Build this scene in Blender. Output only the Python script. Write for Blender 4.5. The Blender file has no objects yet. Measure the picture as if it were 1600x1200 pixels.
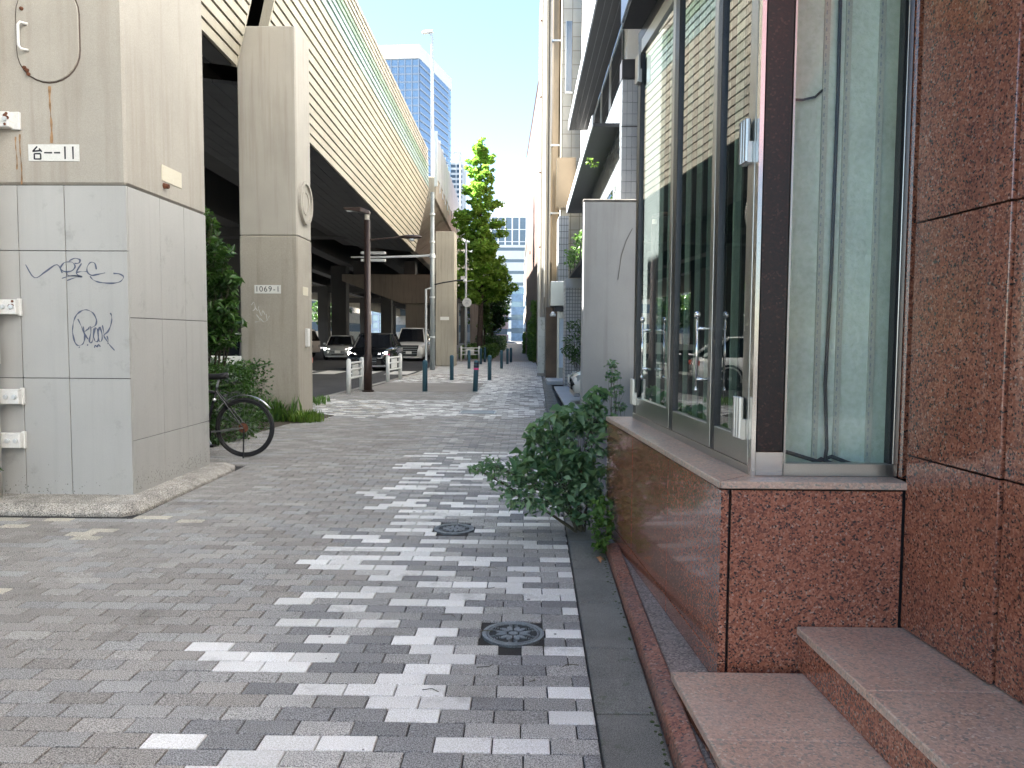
import bpy, bmesh, math, random
import numpy as np
from mathutils import Vector, Matrix
random.seed(7); RNG = np.random.default_rng(7)
SC = bpy.context.scene
COL = SC.collection
R = math.radians

# ------------------------------------------------------------------ camera
cam = bpy.data.cameras.new('camera'); cam.sensor_width = 36.0; cam.lens = 27.0
cam.clip_start = 0.05; cam.clip_end = 5000
camo = bpy.data.objects.new('camera', cam); COL.objects.link(camo)
ex, ey, ez = Vector((0.999843, 0.016632, 0.006097)), Vector((-0.007123, 0.06237, 0.998028)), Vector((0.016219, -0.997915, 0.062478))
mw = Matrix(((ex.x, ey.x, ez.x, 0), (ex.y, ey.y, ez.y, 0), (ex.z, ey.z, ez.z, 1.4), (0, 0, 0, 1)))
camo.matrix_world = mw
SC.camera = camo

# ------------------------------------------------------------------ sky, sun, exposure
SUN_EL, SUN_AZ = R(49), R(273)          # azimuth clockwise from +Y: the sun stands over the overpass on the left
world = bpy.data.worlds.new('World'); SC.world = world; world.use_nodes = True
wn = world.node_tree; wn.nodes.clear()
sky = wn.nodes.new('ShaderNodeTexSky'); sky.sky_type = 'NISHITA'; sky.sun_disc = False
sky.sun_elevation = SUN_EL; sky.sun_rotation = SUN_AZ; sky.air_density = 1.0; sky.dust_density = 0.25; sky.ozone_density = 1.2
bg = wn.nodes.new('ShaderNodeBackground'); bg.inputs['Strength'].default_value = 0.039
wo = wn.nodes.new('ShaderNodeOutputWorld')
hs_ = wn.nodes.new('ShaderNodeHueSaturation'); hs_.inputs['Saturation'].default_value = 1.0
wn.links.new(sky.outputs[0], hs_.inputs['Color']); wn.links.new(hs_.outputs[0], bg.inputs[0]); wn.links.new(bg.outputs[0], wo.inputs[0])
sl = bpy.data.lights.new('sun', 'SUN'); sl.energy = 5.0; sl.angle = R(0.53); sl.color = (1.0, 0.965, 0.92)
so = bpy.data.objects.new('sun', sl); COL.objects.link(so)
sd = Vector((math.sin(SUN_AZ) * math.cos(SUN_EL), math.cos(SUN_AZ) * math.cos(SUN_EL), math.sin(SUN_EL)))
so.rotation_euler = sd.to_track_quat('Z', 'Y').to_euler()
SC.view_settings.view_transform = 'Standard'; SC.view_settings.look = 'None'
SC.view_settings.exposure = 3.48; SC.view_settings.gamma = 1.0; SC.view_settings.use_curve_mapping = False
SC.cycles.max_bounces = 8; SC.cycles.diffuse_bounces = 4; SC.cycles.glossy_bounces = 4
SC.cycles.transparent_max_bounces = 16; SC.cycles.caustics_reflective = False; SC.cycles.caustics_refractive = False
SC.cycles.use_denoising = True

# ------------------------------------------------------------------ materials
MATS = {}
def new_mat(name):
    m = bpy.data.materials.new(name); m.use_nodes = True; m.node_tree.nodes.clear(); MATS[name] = m
    return m, m.node_tree.nodes, m.node_tree.links
def nd(N, t, **k):
    n = N.new(t)
    for a, v in k.items():
        if a.startswith('i_'): n.inputs[a[2:].replace('_', ' ')].default_value = v
        else: setattr(n, a, v)
    return n
def c4(c): return (c[0], c[1], c[2], 1.0)
def noise(N, L, vec, scale, detail=4, rough=.55, stretch=None):
    if stretch is not None:
        mp = nd(N, 'ShaderNodeMapping'); mp.inputs['Scale'].default_value = stretch
        L.new(vec, mp.inputs['Vector']); vec = mp.outputs[0]
    n = nd(N, 'ShaderNodeTexNoise'); n.inputs['Scale'].default_value = scale; n.inputs['Detail'].default_value = detail
    n.inputs['Roughness'].default_value = rough; L.new(vec, n.inputs['Vector'])
    return n.outputs['Fac']
def ramp(N, L, fac, p0, p1, c0=(0, 0, 0), c1=(1, 1, 1)):
    r = nd(N, 'ShaderNodeValToRGB'); e = r.color_ramp.elements
    e[0].position = p0; e[0].color = c4(c0); e[1].position = p1; e[1].color = c4(c1); L.new(fac, r.inputs[0])
    return r.outputs[0]
def mixc(N, L, fac, a, b, mode='MIX'):
    m = nd(N, 'ShaderNodeMix', data_type='RGBA', blend_type=mode)
    for s, v in ((m.inputs[0], fac), (m.inputs[6], a), (m.inputs[7], b)):
        if isinstance(v, (int, float)): s.default_value = v
        elif isinstance(v, tuple): s.default_value = c4(v)
        else: L.new(v, s)
    return m.outputs[2]
def surf(name, col, rough=.7, metal=0.0, var=.18, vscale=1.3, grain=.12, gscale=180, streak=0.0, streakcol=(.08, .07, .06), bump=.15, bscale=90,
         spec=.4, dirt=None, island=0.0, coat=0.0):
    """one general surface: base colour, broad unevenness, fine grain, run-down streaks, relief"""
    m, N, L = new_mat(name)
    g = nd(N, 'ShaderNodeNewGeometry'); P = g.outputs['Position']
    c = mixc(N, L, ramp(N, L, noise(N, L, P, vscale, 5), .3, .7), tuple(v * (1 - var) for v in col), tuple(min(1, v * (1 + var)) for v in col))
    if grain:
        c = mixc(N, L, grain, c, ramp(N, L, noise(N, L, P, gscale, 2), .35, .65), 'OVERLAY')
    if island:
        rr = nd(N, 'ShaderNodeObjectInfo'); ad = nd(N, 'ShaderNodeMath', operation='ADD')
        L.new(rr.outputs['Random'], ad.inputs[0]); L.new(g.outputs['Random Per Island'], ad.inputs[1])
        fr = nd(N, 'ShaderNodeMath', operation='FRACT'); L.new(ad.outputs[0], fr.inputs[0])
        mr = nd(N, 'ShaderNodeMapRange'); mr.inputs[3].default_value = 1 - island; mr.inputs[4].default_value = 1 + island
        L.new(fr.outputs[0], mr.inputs[0])
        hs = nd(N, 'ShaderNodeHueSaturation'); L.new(mr.outputs[0], hs.inputs['Value']); L.new(c, hs.inputs['Color']); c = hs.outputs[0]
    if streak:
        s1 = ramp(N, L, noise(N, L, P, 3.2, 6, .6, (3.0, 3.0, .16)), .5, .72)
        mm = nd(N, 'ShaderNodeMath', operation='MULTIPLY'); mm.inputs[1].default_value = streak; L.new(s1, mm.inputs[0])
        c = mixc(N, L, mm.outputs[0], c, streakcol)
    if dirt:
        d = ramp(N, L, noise(N, L, P, dirt[1], 6, .7), dirt[2], dirt[2] + .12)
        mm = nd(N, 'ShaderNodeMath', operation='MULTIPLY'); mm.inputs[1].default_value = dirt[3]; L.new(d, mm.inputs[0])
        c = mixc(N, L, mm.outputs[0], c, dirt[0])
    b = nd(N, 'ShaderNodeBsdfPrincipled'); L.new(c, b.inputs['Base Color'])
    b.inputs['Roughness'].default_value = rough; b.inputs['Metallic'].default_value = metal; b.inputs['Specular IOR Level'].default_value = spec
    b.inputs['Coat Weight'].default_value = coat
    if bump:
        bp = nd(N, 'ShaderNodeBump'); bp.inputs['Strength'].default_value = bump; bp.inputs['Distance'].default_value = .01
        L.new(noise(N, L, P, bscale, 4), bp.inputs['Height']); L.new(bp.outputs[0], b.inputs['Normal'])
    o = nd(N, 'ShaderNodeOutputMaterial'); L.new(b.outputs[0], o.inputs[0])
    return m
def granite(name, cols, scale, rough, coat=0.0, bump=0.0, worn=0.0, wornc=(.3, .26, .24)):
    m, N, L = new_mat(name)
    P = nd(N, 'ShaderNodeNewGeometry').outputs['Position']
    w = nd(N, 'ShaderNodeTexNoise'); w.inputs['Scale'].default_value = scale * .9; L.new(P, w.inputs['Vector'])
    mv = nd(N, 'ShaderNodeVectorMath', operation='SCALE'); mv.inputs['Scale'].default_value = 1.1 / scale; L.new(w.outputs['Color'], mv.inputs[0])
    av = nd(N, 'ShaderNodeVectorMath', operation='ADD'); L.new(P, av.inputs[0]); L.new(mv.outputs[0], av.inputs[1])
    v = nd(N, 'ShaderNodeTexVoronoi'); v.inputs['Scale'].default_value = scale; L.new(av.outputs[0], v.inputs['Vector'])
    sp = nd(N, 'ShaderNodeSeparateColor'); L.new(v.outputs['Color'], sp.inputs[0])
    r = nd(N, 'ShaderNodeValToRGB'); r.color_ramp.interpolation = 'CONSTANT'
    while len(r.color_ramp.elements) < len(cols): r.color_ramp.elements.new(.5)
    for e, (p, c) in zip(r.color_ramp.elements, cols): e.position = p; e.color = c4(c)
    L.new(sp.outputs[0], r.inputs[0])
    c = mixc(N, L, .12, r.outputs[0], ramp(N, L, noise(N, L, P, scale * 2.2, 3), .3, .7), 'OVERLAY')
    c = mixc(N, L, .3, c, ramp(N, L, noise(N, L, P, 2.2, 4), .25, .75), 'SOFT_LIGHT')
    if worn:
        d = ramp(N, L, noise(N, L, P, 5, 6, .65), .35, .75)
        mm = nd(N, 'ShaderNodeMath', operation='MULTIPLY'); mm.inputs[1].default_value = worn; L.new(d, mm.inputs[0])
        c = mixc(N, L, mm.outputs[0], c, wornc)
    b = nd(N, 'ShaderNodeBsdfPrincipled'); L.new(c, b.inputs['Base Color'])
    rr = nd(N, 'ShaderNodeMapRange'); rr.inputs[3].default_value = rough * .8; rr.inputs[4].default_value = rough * 1.35
    L.new(noise(N, L, P, 6, 5), rr.inputs[0]); L.new(rr.outputs[0], b.inputs['Roughness'])
    b.inputs['Coat Weight'].default_value = coat; b.inputs['Coat Roughness'].default_value = .06
    if bump:
        bp = nd(N, 'ShaderNodeBump'); bp.inputs['Strength'].default_value = bump; bp.inputs['Distance'].default_value = .004
        L.new(noise(N, L, P, 160, 3), bp.inputs['Height']); L.new(bp.outputs[0], b.inputs['Normal'])
    o = nd(N, 'ShaderNodeOutputMaterial'); L.new(b.outputs[0], o.inputs[0])
def glass(name, tint=(.9, .95, .93), ior=1.5, rough=0.0, gain=1.0, wave=0.0):
    m, N, L = new_mat(name)
    f = nd(N, 'ShaderNodeFresnel'); f.inputs['IOR'].default_value = ior
    mu = nd(N, 'ShaderNodeMath', operation='MULTIPLY'); mu.inputs[1].default_value = gain; mu.use_clamp = True; L.new(f.outputs[0], mu.inputs[0])
    bf = nd(N, 'ShaderNodeMath', operation='SUBTRACT'); bf.inputs[0].default_value = 1.0; L.new(nd(N, 'ShaderNodeNewGeometry').outputs['Backfacing'], bf.inputs[1])
    fr_ = nd(N, 'ShaderNodeMath', operation='MULTIPLY'); L.new(mu.outputs[0], fr_.inputs[0]); L.new(bf.outputs[0], fr_.inputs[1])   # only the outer face mirrors
    t = nd(N, 'ShaderNodeBsdfTransparent'); t.inputs[0].default_value = c4(tint)
    g = nd(N, 'ShaderNodeBsdfGlossy'); g.inputs['Roughness'].default_value = rough; g.inputs[0].default_value = (1, 1, 1, 1)
    if wave:
        P = nd(N, 'ShaderNodeNewGeometry').outputs['Position']
        bp = nd(N, 'ShaderNodeBump'); bp.inputs['Strength'].default_value = wave; bp.inputs['Distance'].default_value = .01
        L.new(noise(N, L, P, 1.5, 1, .4, (1, 2.6, .22)), bp.inputs['Height']); L.new(bp.outputs[0], g.inputs['Normal'])
    x = nd(N, 'ShaderNodeMixShader'); L.new(fr_.outputs[0], x.inputs[0]); L.new(t.outputs[0], x.inputs[1]); L.new(g.outputs[0], x.inputs[2])
    o = nd(N, 'ShaderNodeOutputMaterial'); L.new(x.outputs[0], o.inputs[0])
def leafmat(name, a, b_, trans=.3, rough=.45):
    m, N, L = new_mat(name)
    g = nd(N, 'ShaderNodeNewGeometry')
    c = mixc(N, L, g.outputs['Random Per Island'], a, b_)
    c = mixc(N, L, .25, c, ramp(N, L, noise(N, L, g.outputs['Position'], 2.0, 3), .3, .7), 'SOFT_LIGHT')
    p = nd(N, 'ShaderNodeBsdfPrincipled'); L.new(c, p.inputs['Base Color']); p.inputs['Roughness'].default_value = rough
    p.inputs['Specular IOR Level'].default_value = .35
    t = nd(N, 'ShaderNodeBsdfTranslucent'); L.new(mixc(N, L, .5, c, (.22, .46, .07)), t.inputs[0])
    x = nd(N, 'ShaderNodeMixShader'); x.inputs[0].default_value = trans; L.new(p.outputs[0], x.inputs[1]); L.new(t.outputs[0], x.inputs[2])
    o = nd(N, 'ShaderNodeOutputMaterial'); L.new(x.outputs[0], o.inputs[0])
def emit(name, col, st):
    m, N, L = new_mat(name); e = nd(N, 'ShaderNodeEmission'); e.inputs[0].default_value = c4(col); e.inputs[1].default_value = st
    o = nd(N, 'ShaderNodeOutputMaterial'); L.new(e.outputs[0], o.inputs[0])
def gridmat(name, col, line, sx, sz, mort=.04, rough=.35, axis='XZ', offset=0.0, var=.06, bump=.4):
    """small wall tiles / panels too small to build one by one"""
    m, N, L = new_mat(name)
    P = nd(N, 'ShaderNodeNewGeometry').outputs['Position']
    s = nd(N, 'ShaderNodeSeparateXYZ'); L.new(P, s.inputs[0]); cb = nd(N, 'ShaderNodeCombineXYZ')
    L.new(s.outputs[{'X': 0, 'Y': 1}[axis[0]]], cb.inputs[0]); L.new(s.outputs[{'Z': 2, 'Y': 1}[axis[1]]], cb.inputs[1])
    b = nd(N, 'ShaderNodeTexBrick'); b.offset = offset; b.inputs['Scale'].default_value = 1.0
    b.inputs['Brick Width'].default_value = sx; b.inputs['Row Height'].default_value = sz; b.inputs['Mortar Size'].default_value = mort
    b.inputs['Color1'].default_value = c4(tuple(v * (1 - var) for v in col)); b.inputs['Color2'].default_value = c4(tuple(min(1, v * (1 + var)) for v in col))
    b.inputs['Mortar'].default_value = c4(line); b.inputs['Mortar Smooth'].default_value = .1
    L.new(cb.outputs[0], b.inputs['Vector'])
    c = mixc(N, L, .2, b.outputs['Color'], ramp(N, L, noise(N, L, P, 1.5, 5), .3, .7), 'SOFT_LIGHT')
    p = nd(N, 'ShaderNodeBsdfPrincipled'); L.new(c, p.inputs['Base Color']); p.inputs['Roughness'].default_value = rough
    bp = nd(N, 'ShaderNodeBump'); bp.inputs['Strength'].default_value = bump; bp.inputs['Distance'].default_value = -.004
    L.new(b.outputs['Fac'], bp.inputs['Height']); L.new(bp.outputs[0], p.inputs['Normal'])
    o = nd(N, 'ShaderNodeOutputMaterial'); L.new(p.outputs[0], o.inputs[0])

# paving
for k, c in {'brick_white': (.74, .73, .695), 'brick_cream': (.50, .46, .38), 'brick_pale': (.42, .41, .385), 'brick_slate': (.262, .26, .256),
             'brick_mid': (.33, .322, .305), 'brick_taupe': (.30, .281, .255), 'brick_taupe_pale': (.355, .336, .308)}.items():
    surf(k, c, .9, var=.10, vscale=1.1, grain=.62, gscale=230, bump=.6, bscale=300, spec=.1, island=.12, dirt=((.13, .12, .105), 2.3, .57, .42))
surf('grout', (.03, .028, .026), .95, grain=.3)
surf('asphalt', (.05, .05, .052), .9, var=.2, grain=.5, gscale=260, bump=.6, bscale=260)
surf('ground', (.12, .12, .115), .95, var=.2, vscale=.05)
surf('patch_concrete', (.235, .215, .19), .85, var=.12, vscale=.8, grain=.3, gscale=300)
surf('gutter', (.18, .18, .165), .92, var=.22, vscale=3, grain=.5, gscale=300, bump=.7, bscale=260, dirt=((.055, .075, .03), 4, .56, .7))
surf('kerb', (.33, .31, .28), .85, var=.2, grain=.35)
surf('aggregate', (.36, .33, .285), .95, var=.3, vscale=9, grain=.7, gscale=120, bump=1.0, bscale=110)
surf('soil', (.07, .055, .04), .95, var=.3, vscale=12)
surf('moss', (.045, .065, .02), .95, var=.4, vscale=20, bump=1, bscale=150)
surf('road_paint', (.62, .61, .58), .7, var=.15, vscale=6, dirt=((.12, .12, .12), 14, .6, .5))
gridmat('far_paving', (.42, .42, .41), (.16, .16, .16), .2, .1, .006, .85, 'XY', .5, .35)
# concrete and overpass
surf('panel_paint', (.405, .398, .372), .5, var=.07, vscale=.9, grain=.05, streak=.16, streakcol=(.2, .19, .17), bump=.03, dirt=((.2, .2, .175), 3.5, .58, .4))
surf('pillar_concrete', (.345, .312, .255), .8, var=.12, vscale=1.0, grain=.12, gscale=140, streak=.5, streakcol=(.2, .17, .125), bump=.2)
surf('pillar_painted', (.385, .355, .30), .7, var=.1, vscale=1.0, grain=.1, streak=.45, streakcol=(.24, .2, .15), bump=.1)
surf('far_concrete', (.36, .33, .27), .85, var=.15, vscale=.5, streak=.45, streakcol=(.12, .10, .08))
surf('shaded_concrete', (.055, .053, .05), .9, var=.15, vscale=.5, streak=.3)  # concrete darkened to put the underpass gloom into its colour
for k, c in {'clad_cream': (.39, .355, .275), 'clad_cyan': (.29, .38, .345), 'clad_green': (.22, .30, .21)}.items():
    surf(k, c, .55, var=.10, vscale=.7, grain=.1, streak=.35, streakcol=(.30, .24, .15), bump=.08, island=.05, dirt=((.26, .19, .11), .6, .6, .45))
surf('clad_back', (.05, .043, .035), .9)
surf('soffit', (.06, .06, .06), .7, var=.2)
surf('barrier_panel', (.45, .47, .48), .5, var=.1, streak=.25)
surf('steel_grey', (.33, .36, .36), .45, .3, var=.12, grain=.1, streak=.2)
surf('steel_pale', (.55, .57, .57), .4, .2, var=.1)
surf('steel_brown', (.045, .028, .022), .4, .2, var=.15, bump=.05)
surf('black_metal', (.02, .02, .022), .45, .2, var=.1)
surf('white_paint', (.68, .67, .63), .5, var=.08, grain=.1, gscale=90, dirt=((.25, .2, .15), 9, .62, .6))
surf('bollard_blue', (.03, .085, .115), .5, var=.15, grain=.15)
surf('pink_band', (.62, .06, .2), .5)
surf('navy_band', (.02, .025, .04), .5)
surf('rust', (.13, .05, .025), .9, var=.5, vscale=30, bump=.8)
surf('rust_seam', (.10, .075, .06), .9, var=.5, vscale=6)
surf('rust_run', (.30, .18, .09), .8, var=.4, vscale=18)
surf('ink', (.02, .02, .025), .6)
surf('spray_blue', (.085, .10, .15), .6, var=.2)
surf('spray_white', (.6, .58, .54), .6)
surf('sign_white', (.66, .65, .60), .5, var=.05, dirt=((.4, .36, .28), 12, .6, .4))
surf('sign_cream', (.62, .57, .44), .5, var=.05)
# shop front
RED = [(0, (.035, .027, .024)), (.11, (.16, .056, .037)), (.28, (.265, .092, .053)), (.56, (.335, .126, .075)), (.83, (.39, .172, .11)), (.97, (.40, .25, .19))]
granite('granite_red', RED, 150, .18, .8)
granite('granite_red_wall', [(p, (c[0] * .85, c[1] * .85, c[2] * .85)) for p, c in RED], 150, .18, .8)
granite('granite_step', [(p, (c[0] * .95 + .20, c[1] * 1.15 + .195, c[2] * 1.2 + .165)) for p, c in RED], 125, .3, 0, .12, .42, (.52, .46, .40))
granite('granite_curb', [(p, (c[0] * .8, c[1] * .8, c[2] * .8)) for p, c in RED], 110, .6, 0, .3, .45, (.17, .15, .135))
granite('granite_slab', [(0, (.12, .10, .09)), (.3, (.24, .2, .18)), (.65, (.31, .25, .225)), (.9, (.4, .34, .31))], 130, .6, 0, .3, .4, (.27, .25, .23))
granite('granite_dark', [(0, (.006, .005, .006)), (.35, (.012, .006, .007)), (.7, (.02, .008, .008)), (.93, (.045, .02, .018))], 130, .35, 0)
surf('joint', (.035, .034, .036), .8)
surf('chrome', (.62, .62, .60), .13, 1.0, var=.05, grain=0, bump=.015, bscale=3)
surf('satin_steel', (.48, .48, .46), .3, 1.0, var=.08, grain=.05, bump=.03, bscale=200)
surf('dark_frame', (.05, .052, .055), .3, .6, var=.1)
glass('case_glass', (.95, .975, .965), 1.5, 0, 1.0)
glass('door_glass', (.8, .88, .86), 2.2, 0, 1.3, .012)
surf('green_plaster', (.64, .70, .60), .4, var=.12, vscale=3.5, grain=.12, gscale=40, bump=1.0, bscale=26)
surf('green_floor', (.62, .70, .61), .35, var=.08)
surf('strip_cream', (.5, .5, .42), .5)
surf('interior_dark', (.20, .28, .27), .8, var=.3)
surf('cable', (.05, .055, .06), .6)
surf('yard_wall', (.11, .11, .11), .8)  # unseen rear wall, darkened to keep its sun bounce off the wing wall
surf('canopy_blue', (.42, .47, .55), .3, .3, var=.05)
surf('canopy_soffit', (.03, .032, .036), .55)
surf('facade_grey', (.74, .73, .70), .7, var=.1)  # near white, so the unseen sunlit storeys throw light into the street
# neighbours
surf('fin_concrete', (.36, .363, .358), .75, var=.07, vscale=1.2, grain=.08, streak=.3, streakcol=(.2, .19, .17), bump=.1)
surf('fin_top', (.16, .15, .135), .9, var=.4, vscale=14)
surf('tile_grey', (.36, .38, .40), .25, var=.05, island=.06)
gridmat('tile_side', (.19, .21, .22), (.05, .05, .055), .30, .15, .008, .25, 'YZ')  # side copy of the tile, darkened to hold down the sun on it
gridmat('mosaic', (.42, .43, .43), (.14, .15, .16), .075, .095, .009, .3, 'XZ')
gridmat('cream_tile', (.40, .365, .295), (.2, .175, .13), .3, .45, .012, .4, 'XZ')
gridmat('cream_tile_side', (.40, .365, .295), (.2, .175, .13), .3, .45, .012, .4, 'YZ')
gridmat('brown_tile', (.115, .078, .065), (.13, .09, .075), .24, .07, .008, .6, 'YZ', .5, .12)  # darker than the front tile to offset direct sun on this side
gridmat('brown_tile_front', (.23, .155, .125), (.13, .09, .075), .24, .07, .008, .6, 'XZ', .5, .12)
surf('bronze', (.2, .155, .105), .3, .9, var=.15, vscale=.7)
surf('rib_white', (.34, .33, .305), .5, var=.08, streak=.3, streakcol=(.35, .32, .27))
surf('slab_white', (.42, .45, .48), .5, var=.06)
surf('panel_blue', (.5, .6, .7), .4, var=.05)
surf('blotched_stone', (.55, .57, .55), .3, var=.15, dirt=((.12, .17, .12), 4.5, .55, .8))  # pale stone colour broken by dark green blotches
surf('wood_brown', (.11, .075, .05), .5, var=.35, vscale=2, streak=.4)
glass('window_glass', (.30, .34, .36), 1.9, 0, 1.3)
surf('window_dark', (.10, .14, .18), .08, 0, var=.1, spec=.9)
surf('window_shaded', (.15, .23, .34), .08, .35, var=.08, spec=.9)  # darker copy of window_sky, shade put into the tower's right face
surf('window_sky', (.24, .34, .44), .08, .4, var=.08, spec=.9)
surf('tower_white', (.72, .72, .71), .5, var=.04)
surf('tower_frame', (.30, .36, .44), .5, var=.04)
surf('pink_wall', (.5, .33, .29), .8); surf('cream_wall', (.42, .385, .32), .8); surf('blue_wall', (.4, .52, .62), .6); surf('grey_wall', (.3, .3, .29), .8)
# plants
leafmat('leaf_ginkgo', (.20, .37, .05), (.34, .52, .09), .45)
leafmat('leaf_dark', (.016, .045, .014), (.045, .10, .025), .2, .35)
leafmat('leaf_bush', (.018, .05, .014), (.06, .125, .028), .22, .3)
leafmat('leaf_shrub', (.07, .16, .09), (.24, .35, .19), .34, .33)
leafmat('leaf_weed', (.07, .15, .02), (.20, .28, .05), .35)
leafmat('leaf_hedge', (.05, .12, .022), (.12, .21, .045), .25)
surf('bark', (.07, .05, .038), .9, var=.35, vscale=8, bump=1, bscale=40)
surf('stem', (.08, .07, .045), .8)
surf('pier_concrete', (.2, .175, .14), .85, var=.15, vscale=.5, streak=.45, streakcol=(.08, .07, .05))
surf('gum', (.27, .265, .255), .8)
surf('mould', (.16, .16, .14), .9)
surf('dry_leaf', (.35, .18, .09), .8)
# vehicles
for k, c in {'car_white': (.72, .71, .66), 'car_silver': (.42, .43, .42), 'car_black': (.008, .009, .011)}.items():
    surf(k, c, .22, .25 if k != 'car_white' else 0, var=.02, grain=0, bump=0, coat=.8)
surf('car_glass', (.012, .014, .018), .04, 0, var=0, grain=0, bump=0, spec=.8)
surf('car_trim', (.018, .018, .02), .4, 0, var=.1, grain=0, bump=0)
surf('tyre', (.02, .02, .021), .75, var=.1, bump=.1)
surf('rim', (.4, .4, .41), .3, .8, var=.05, bump=0)
surf('plate', (.7, .7, .66), .5)
surf('lamp_lens', (.6, .62, .62), .1, .3, bump=0)
emit('lamp_lit', (1, .97, .9), 6.0)
surf('cone_red', (.5, .06, .03), .6)
surf('manhole', (.17, .185, .19), .5, .5, var=.25, vscale=20, grain=.3)
surf('manhole_low', (.03, .033, .034), .8, .2)
M = MATS

# ------------------------------------------------------------------ mesh helpers
class MB:
    def __init__(s): s.v = []; s.f = []; s.mi = []; s.m = 0
    def quad(s, *p):
        n = len(s.v); s.v += [tuple(q) for q in p]; s.f.append(tuple(range(n, n + len(p)))); s.mi.append(s.m); return s
    def box(s, x0, x1, y0, y1, z0, z1):
        n = len(s.v)
        s.v += [(x0, y0, z0), (x1, y0, z0), (x1, y1, z0), (x0, y1, z0), (x0, y0, z1), (x1, y0, z1), (x1, y1, z1), (x0, y1, z1)]
        for q in ((3, 2, 1, 0), (4, 5, 6, 7), (0, 1, 5, 4), (1, 2, 6, 5), (2, 3, 7, 6), (3, 0, 4, 7)):
            s.f.append(tuple(n + i for i in q)); s.mi.append(s.m)
        return s
    def prism(s, poly, z0, z1):
        """poly: counter-clockwise (x, y) list"""
        n = len(s.v); k = len(poly)
        s.v += [(p[0], p[1], z0) for p in poly] + [(p[0], p[1], z1) for p in poly]
        s.f.append(tuple(n + i for i in reversed(range(k)))); s.mi.append(s.m)
        s.f.append(tuple(n + k + i for i in range(k))); s.mi.append(s.m)
        for i in range(k):
            j = (i + 1) % k; s.f.append((n + i, n + j, n + k + j, n + k + i)); s.mi.append(s.m)
        return s
    def hexa(s, a, b):
        """two quads (4 points each) joined into a solid"""
        n = len(s.v); s.v += [tuple(p) for p in a] + [tuple(p) for p in b]
        for q in ((3, 2, 1, 0), (4, 5, 6, 7), (0, 1, 5, 4), (1, 2, 6, 5), (2, 3, 7, 6), (3, 0, 4, 7)):
            s.f.append(tuple(n + i for i in q)); s.mi.append(s.m)
        return s
    def loft(s, rings, cap=True, closed=True):
        n = len(s.v); k = len(rings[0])
        for r in rings: s.v += [tuple(p) for p in r]
        for i in range(len(rings) - 1):
            for j in range(k if closed else k - 1):
                a = n + i * k + j; b = n + i * k + (j + 1) % k
                s.f.append((a, b, b + k, a + k)); s.mi.append(s.m)
        if cap:
            s.f.append(tuple(n + i for i in reversed(range(k)))); s.mi.append(s.m)
            s.f.append(tuple(n + (len(rings) - 1) * k + i for i in range(k))); s.mi.append(s.m)
        return s
    def tube(s, pts, r, n=8, cap=True):
        pts = [Vector(p) for p in pts]; rr = r if isinstance(r, (list, tuple)) else [r] * len(pts)
        rings = []; prev = None
        for i, p in enumerate(pts):
            d = (pts[min(i + 1, len(pts) - 1)] - pts[max(i - 1, 0)])
            d = d.normalized() if d.length > 1e-9 else Vector((0, 0, 1))
            if prev is None: u = d.orthogonal().normalized()
            else:
                u = prev - d * prev.dot(d); u = u.normalized() if u.length > 1e-6 else d.orthogonal().normalized()
            prev = u; w = d.cross(u)
            rings.append([p + (u * math.cos(2 * math.pi * j / n) + w * math.sin(2 * math.pi * j / n)) * rr[i] for j in range(n)])
        return s.loft(rings, cap)
    def lathe(s, c, prof, n=20, axis='Z'):
        rings = []
        for r, h in prof:
            ring = []
            for j in range(n):
                a = 2 * math.pi * j / n; x, y = r * math.cos(a), r * math.sin(a)
                q = {'Z': (x, y, h), 'Y': (x, h, -y), 'X': (h, x, y)}[axis]
                ring.append((c[0] + q[0], c[1] + q[1], c[2] + q[2]))
            rings.append(ring)
        return s.loft(rings)
    def ball(s, c, r, n=10):
        k = n // 2
        return s.lathe(c, [(max(.0005, r * math.sin(math.pi * i / k)), -r * math.cos(math.pi * i / k)) for i in range(k + 1)], n)
    def build(s, name, mat, parent=None, smooth=False, bevel=0, world=True, kind=None, seg=1):
        me = bpy.data.meshes.new(name)
        off = parent.location if (parent is not None and world) else None
        if off is not None and parent.parent is not None: off = off + parent.parent.location
        v = s.v if off is None else [(p[0] - off.x, p[1] - off.y, p[2] - off.z) for p in s.v]
        me.from_pydata(v, [], s.f)
        for m in (mat if isinstance(mat, (list, tuple)) else [mat]): me.materials.append(M[m] if isinstance(m, str) else m)
        if any(s.mi): me.polygons.foreach_set('material_index', s.mi)
        if smooth: me.polygons.foreach_set('use_smooth', [True] * len(me.polygons))
        me.validate(); me.update()
        o = bpy.data.objects.new(name, me); COL.objects.link(o)
        if parent is not None: o.parent = parent
        if bevel:
            b = o.modifiers.new('bevel', 'BEVEL'); b.width = bevel; b.segments = seg; b.limit_method = 'ANGLE'; b.angle_limit = R(40)
        if kind: o['kind'] = kind
        return o
def box(name, mat, parent, x0, x1, y0, y1, z0, z1, bevel=0): return MB().box(x0, x1, y0, y1, z0, z1).build(name, mat, parent, bevel=bevel)
def tag(o, label, cat, group=None):
    o['label'] = label; o['category'] = cat
    if group: o['group'] = group
    return o
def thing(name, label, cat, loc=(0, 0, 0), group=None, rz=0.0):
    o = bpy.data.objects.new(name, None); COL.objects.link(o); o.location = loc; o.rotation_euler = (0, 0, rz); o.empty_display_size = .2
    o['kind'] = 'thing'
    return tag(o, label, cat, group)
def structure(o): o['kind'] = 'structure'; return o
def dup_child(src, parent, loc=None):
    c = src.copy(); COL.objects.link(c); c.parent = parent
    if loc is not None: c.location = loc
    return c
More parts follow.
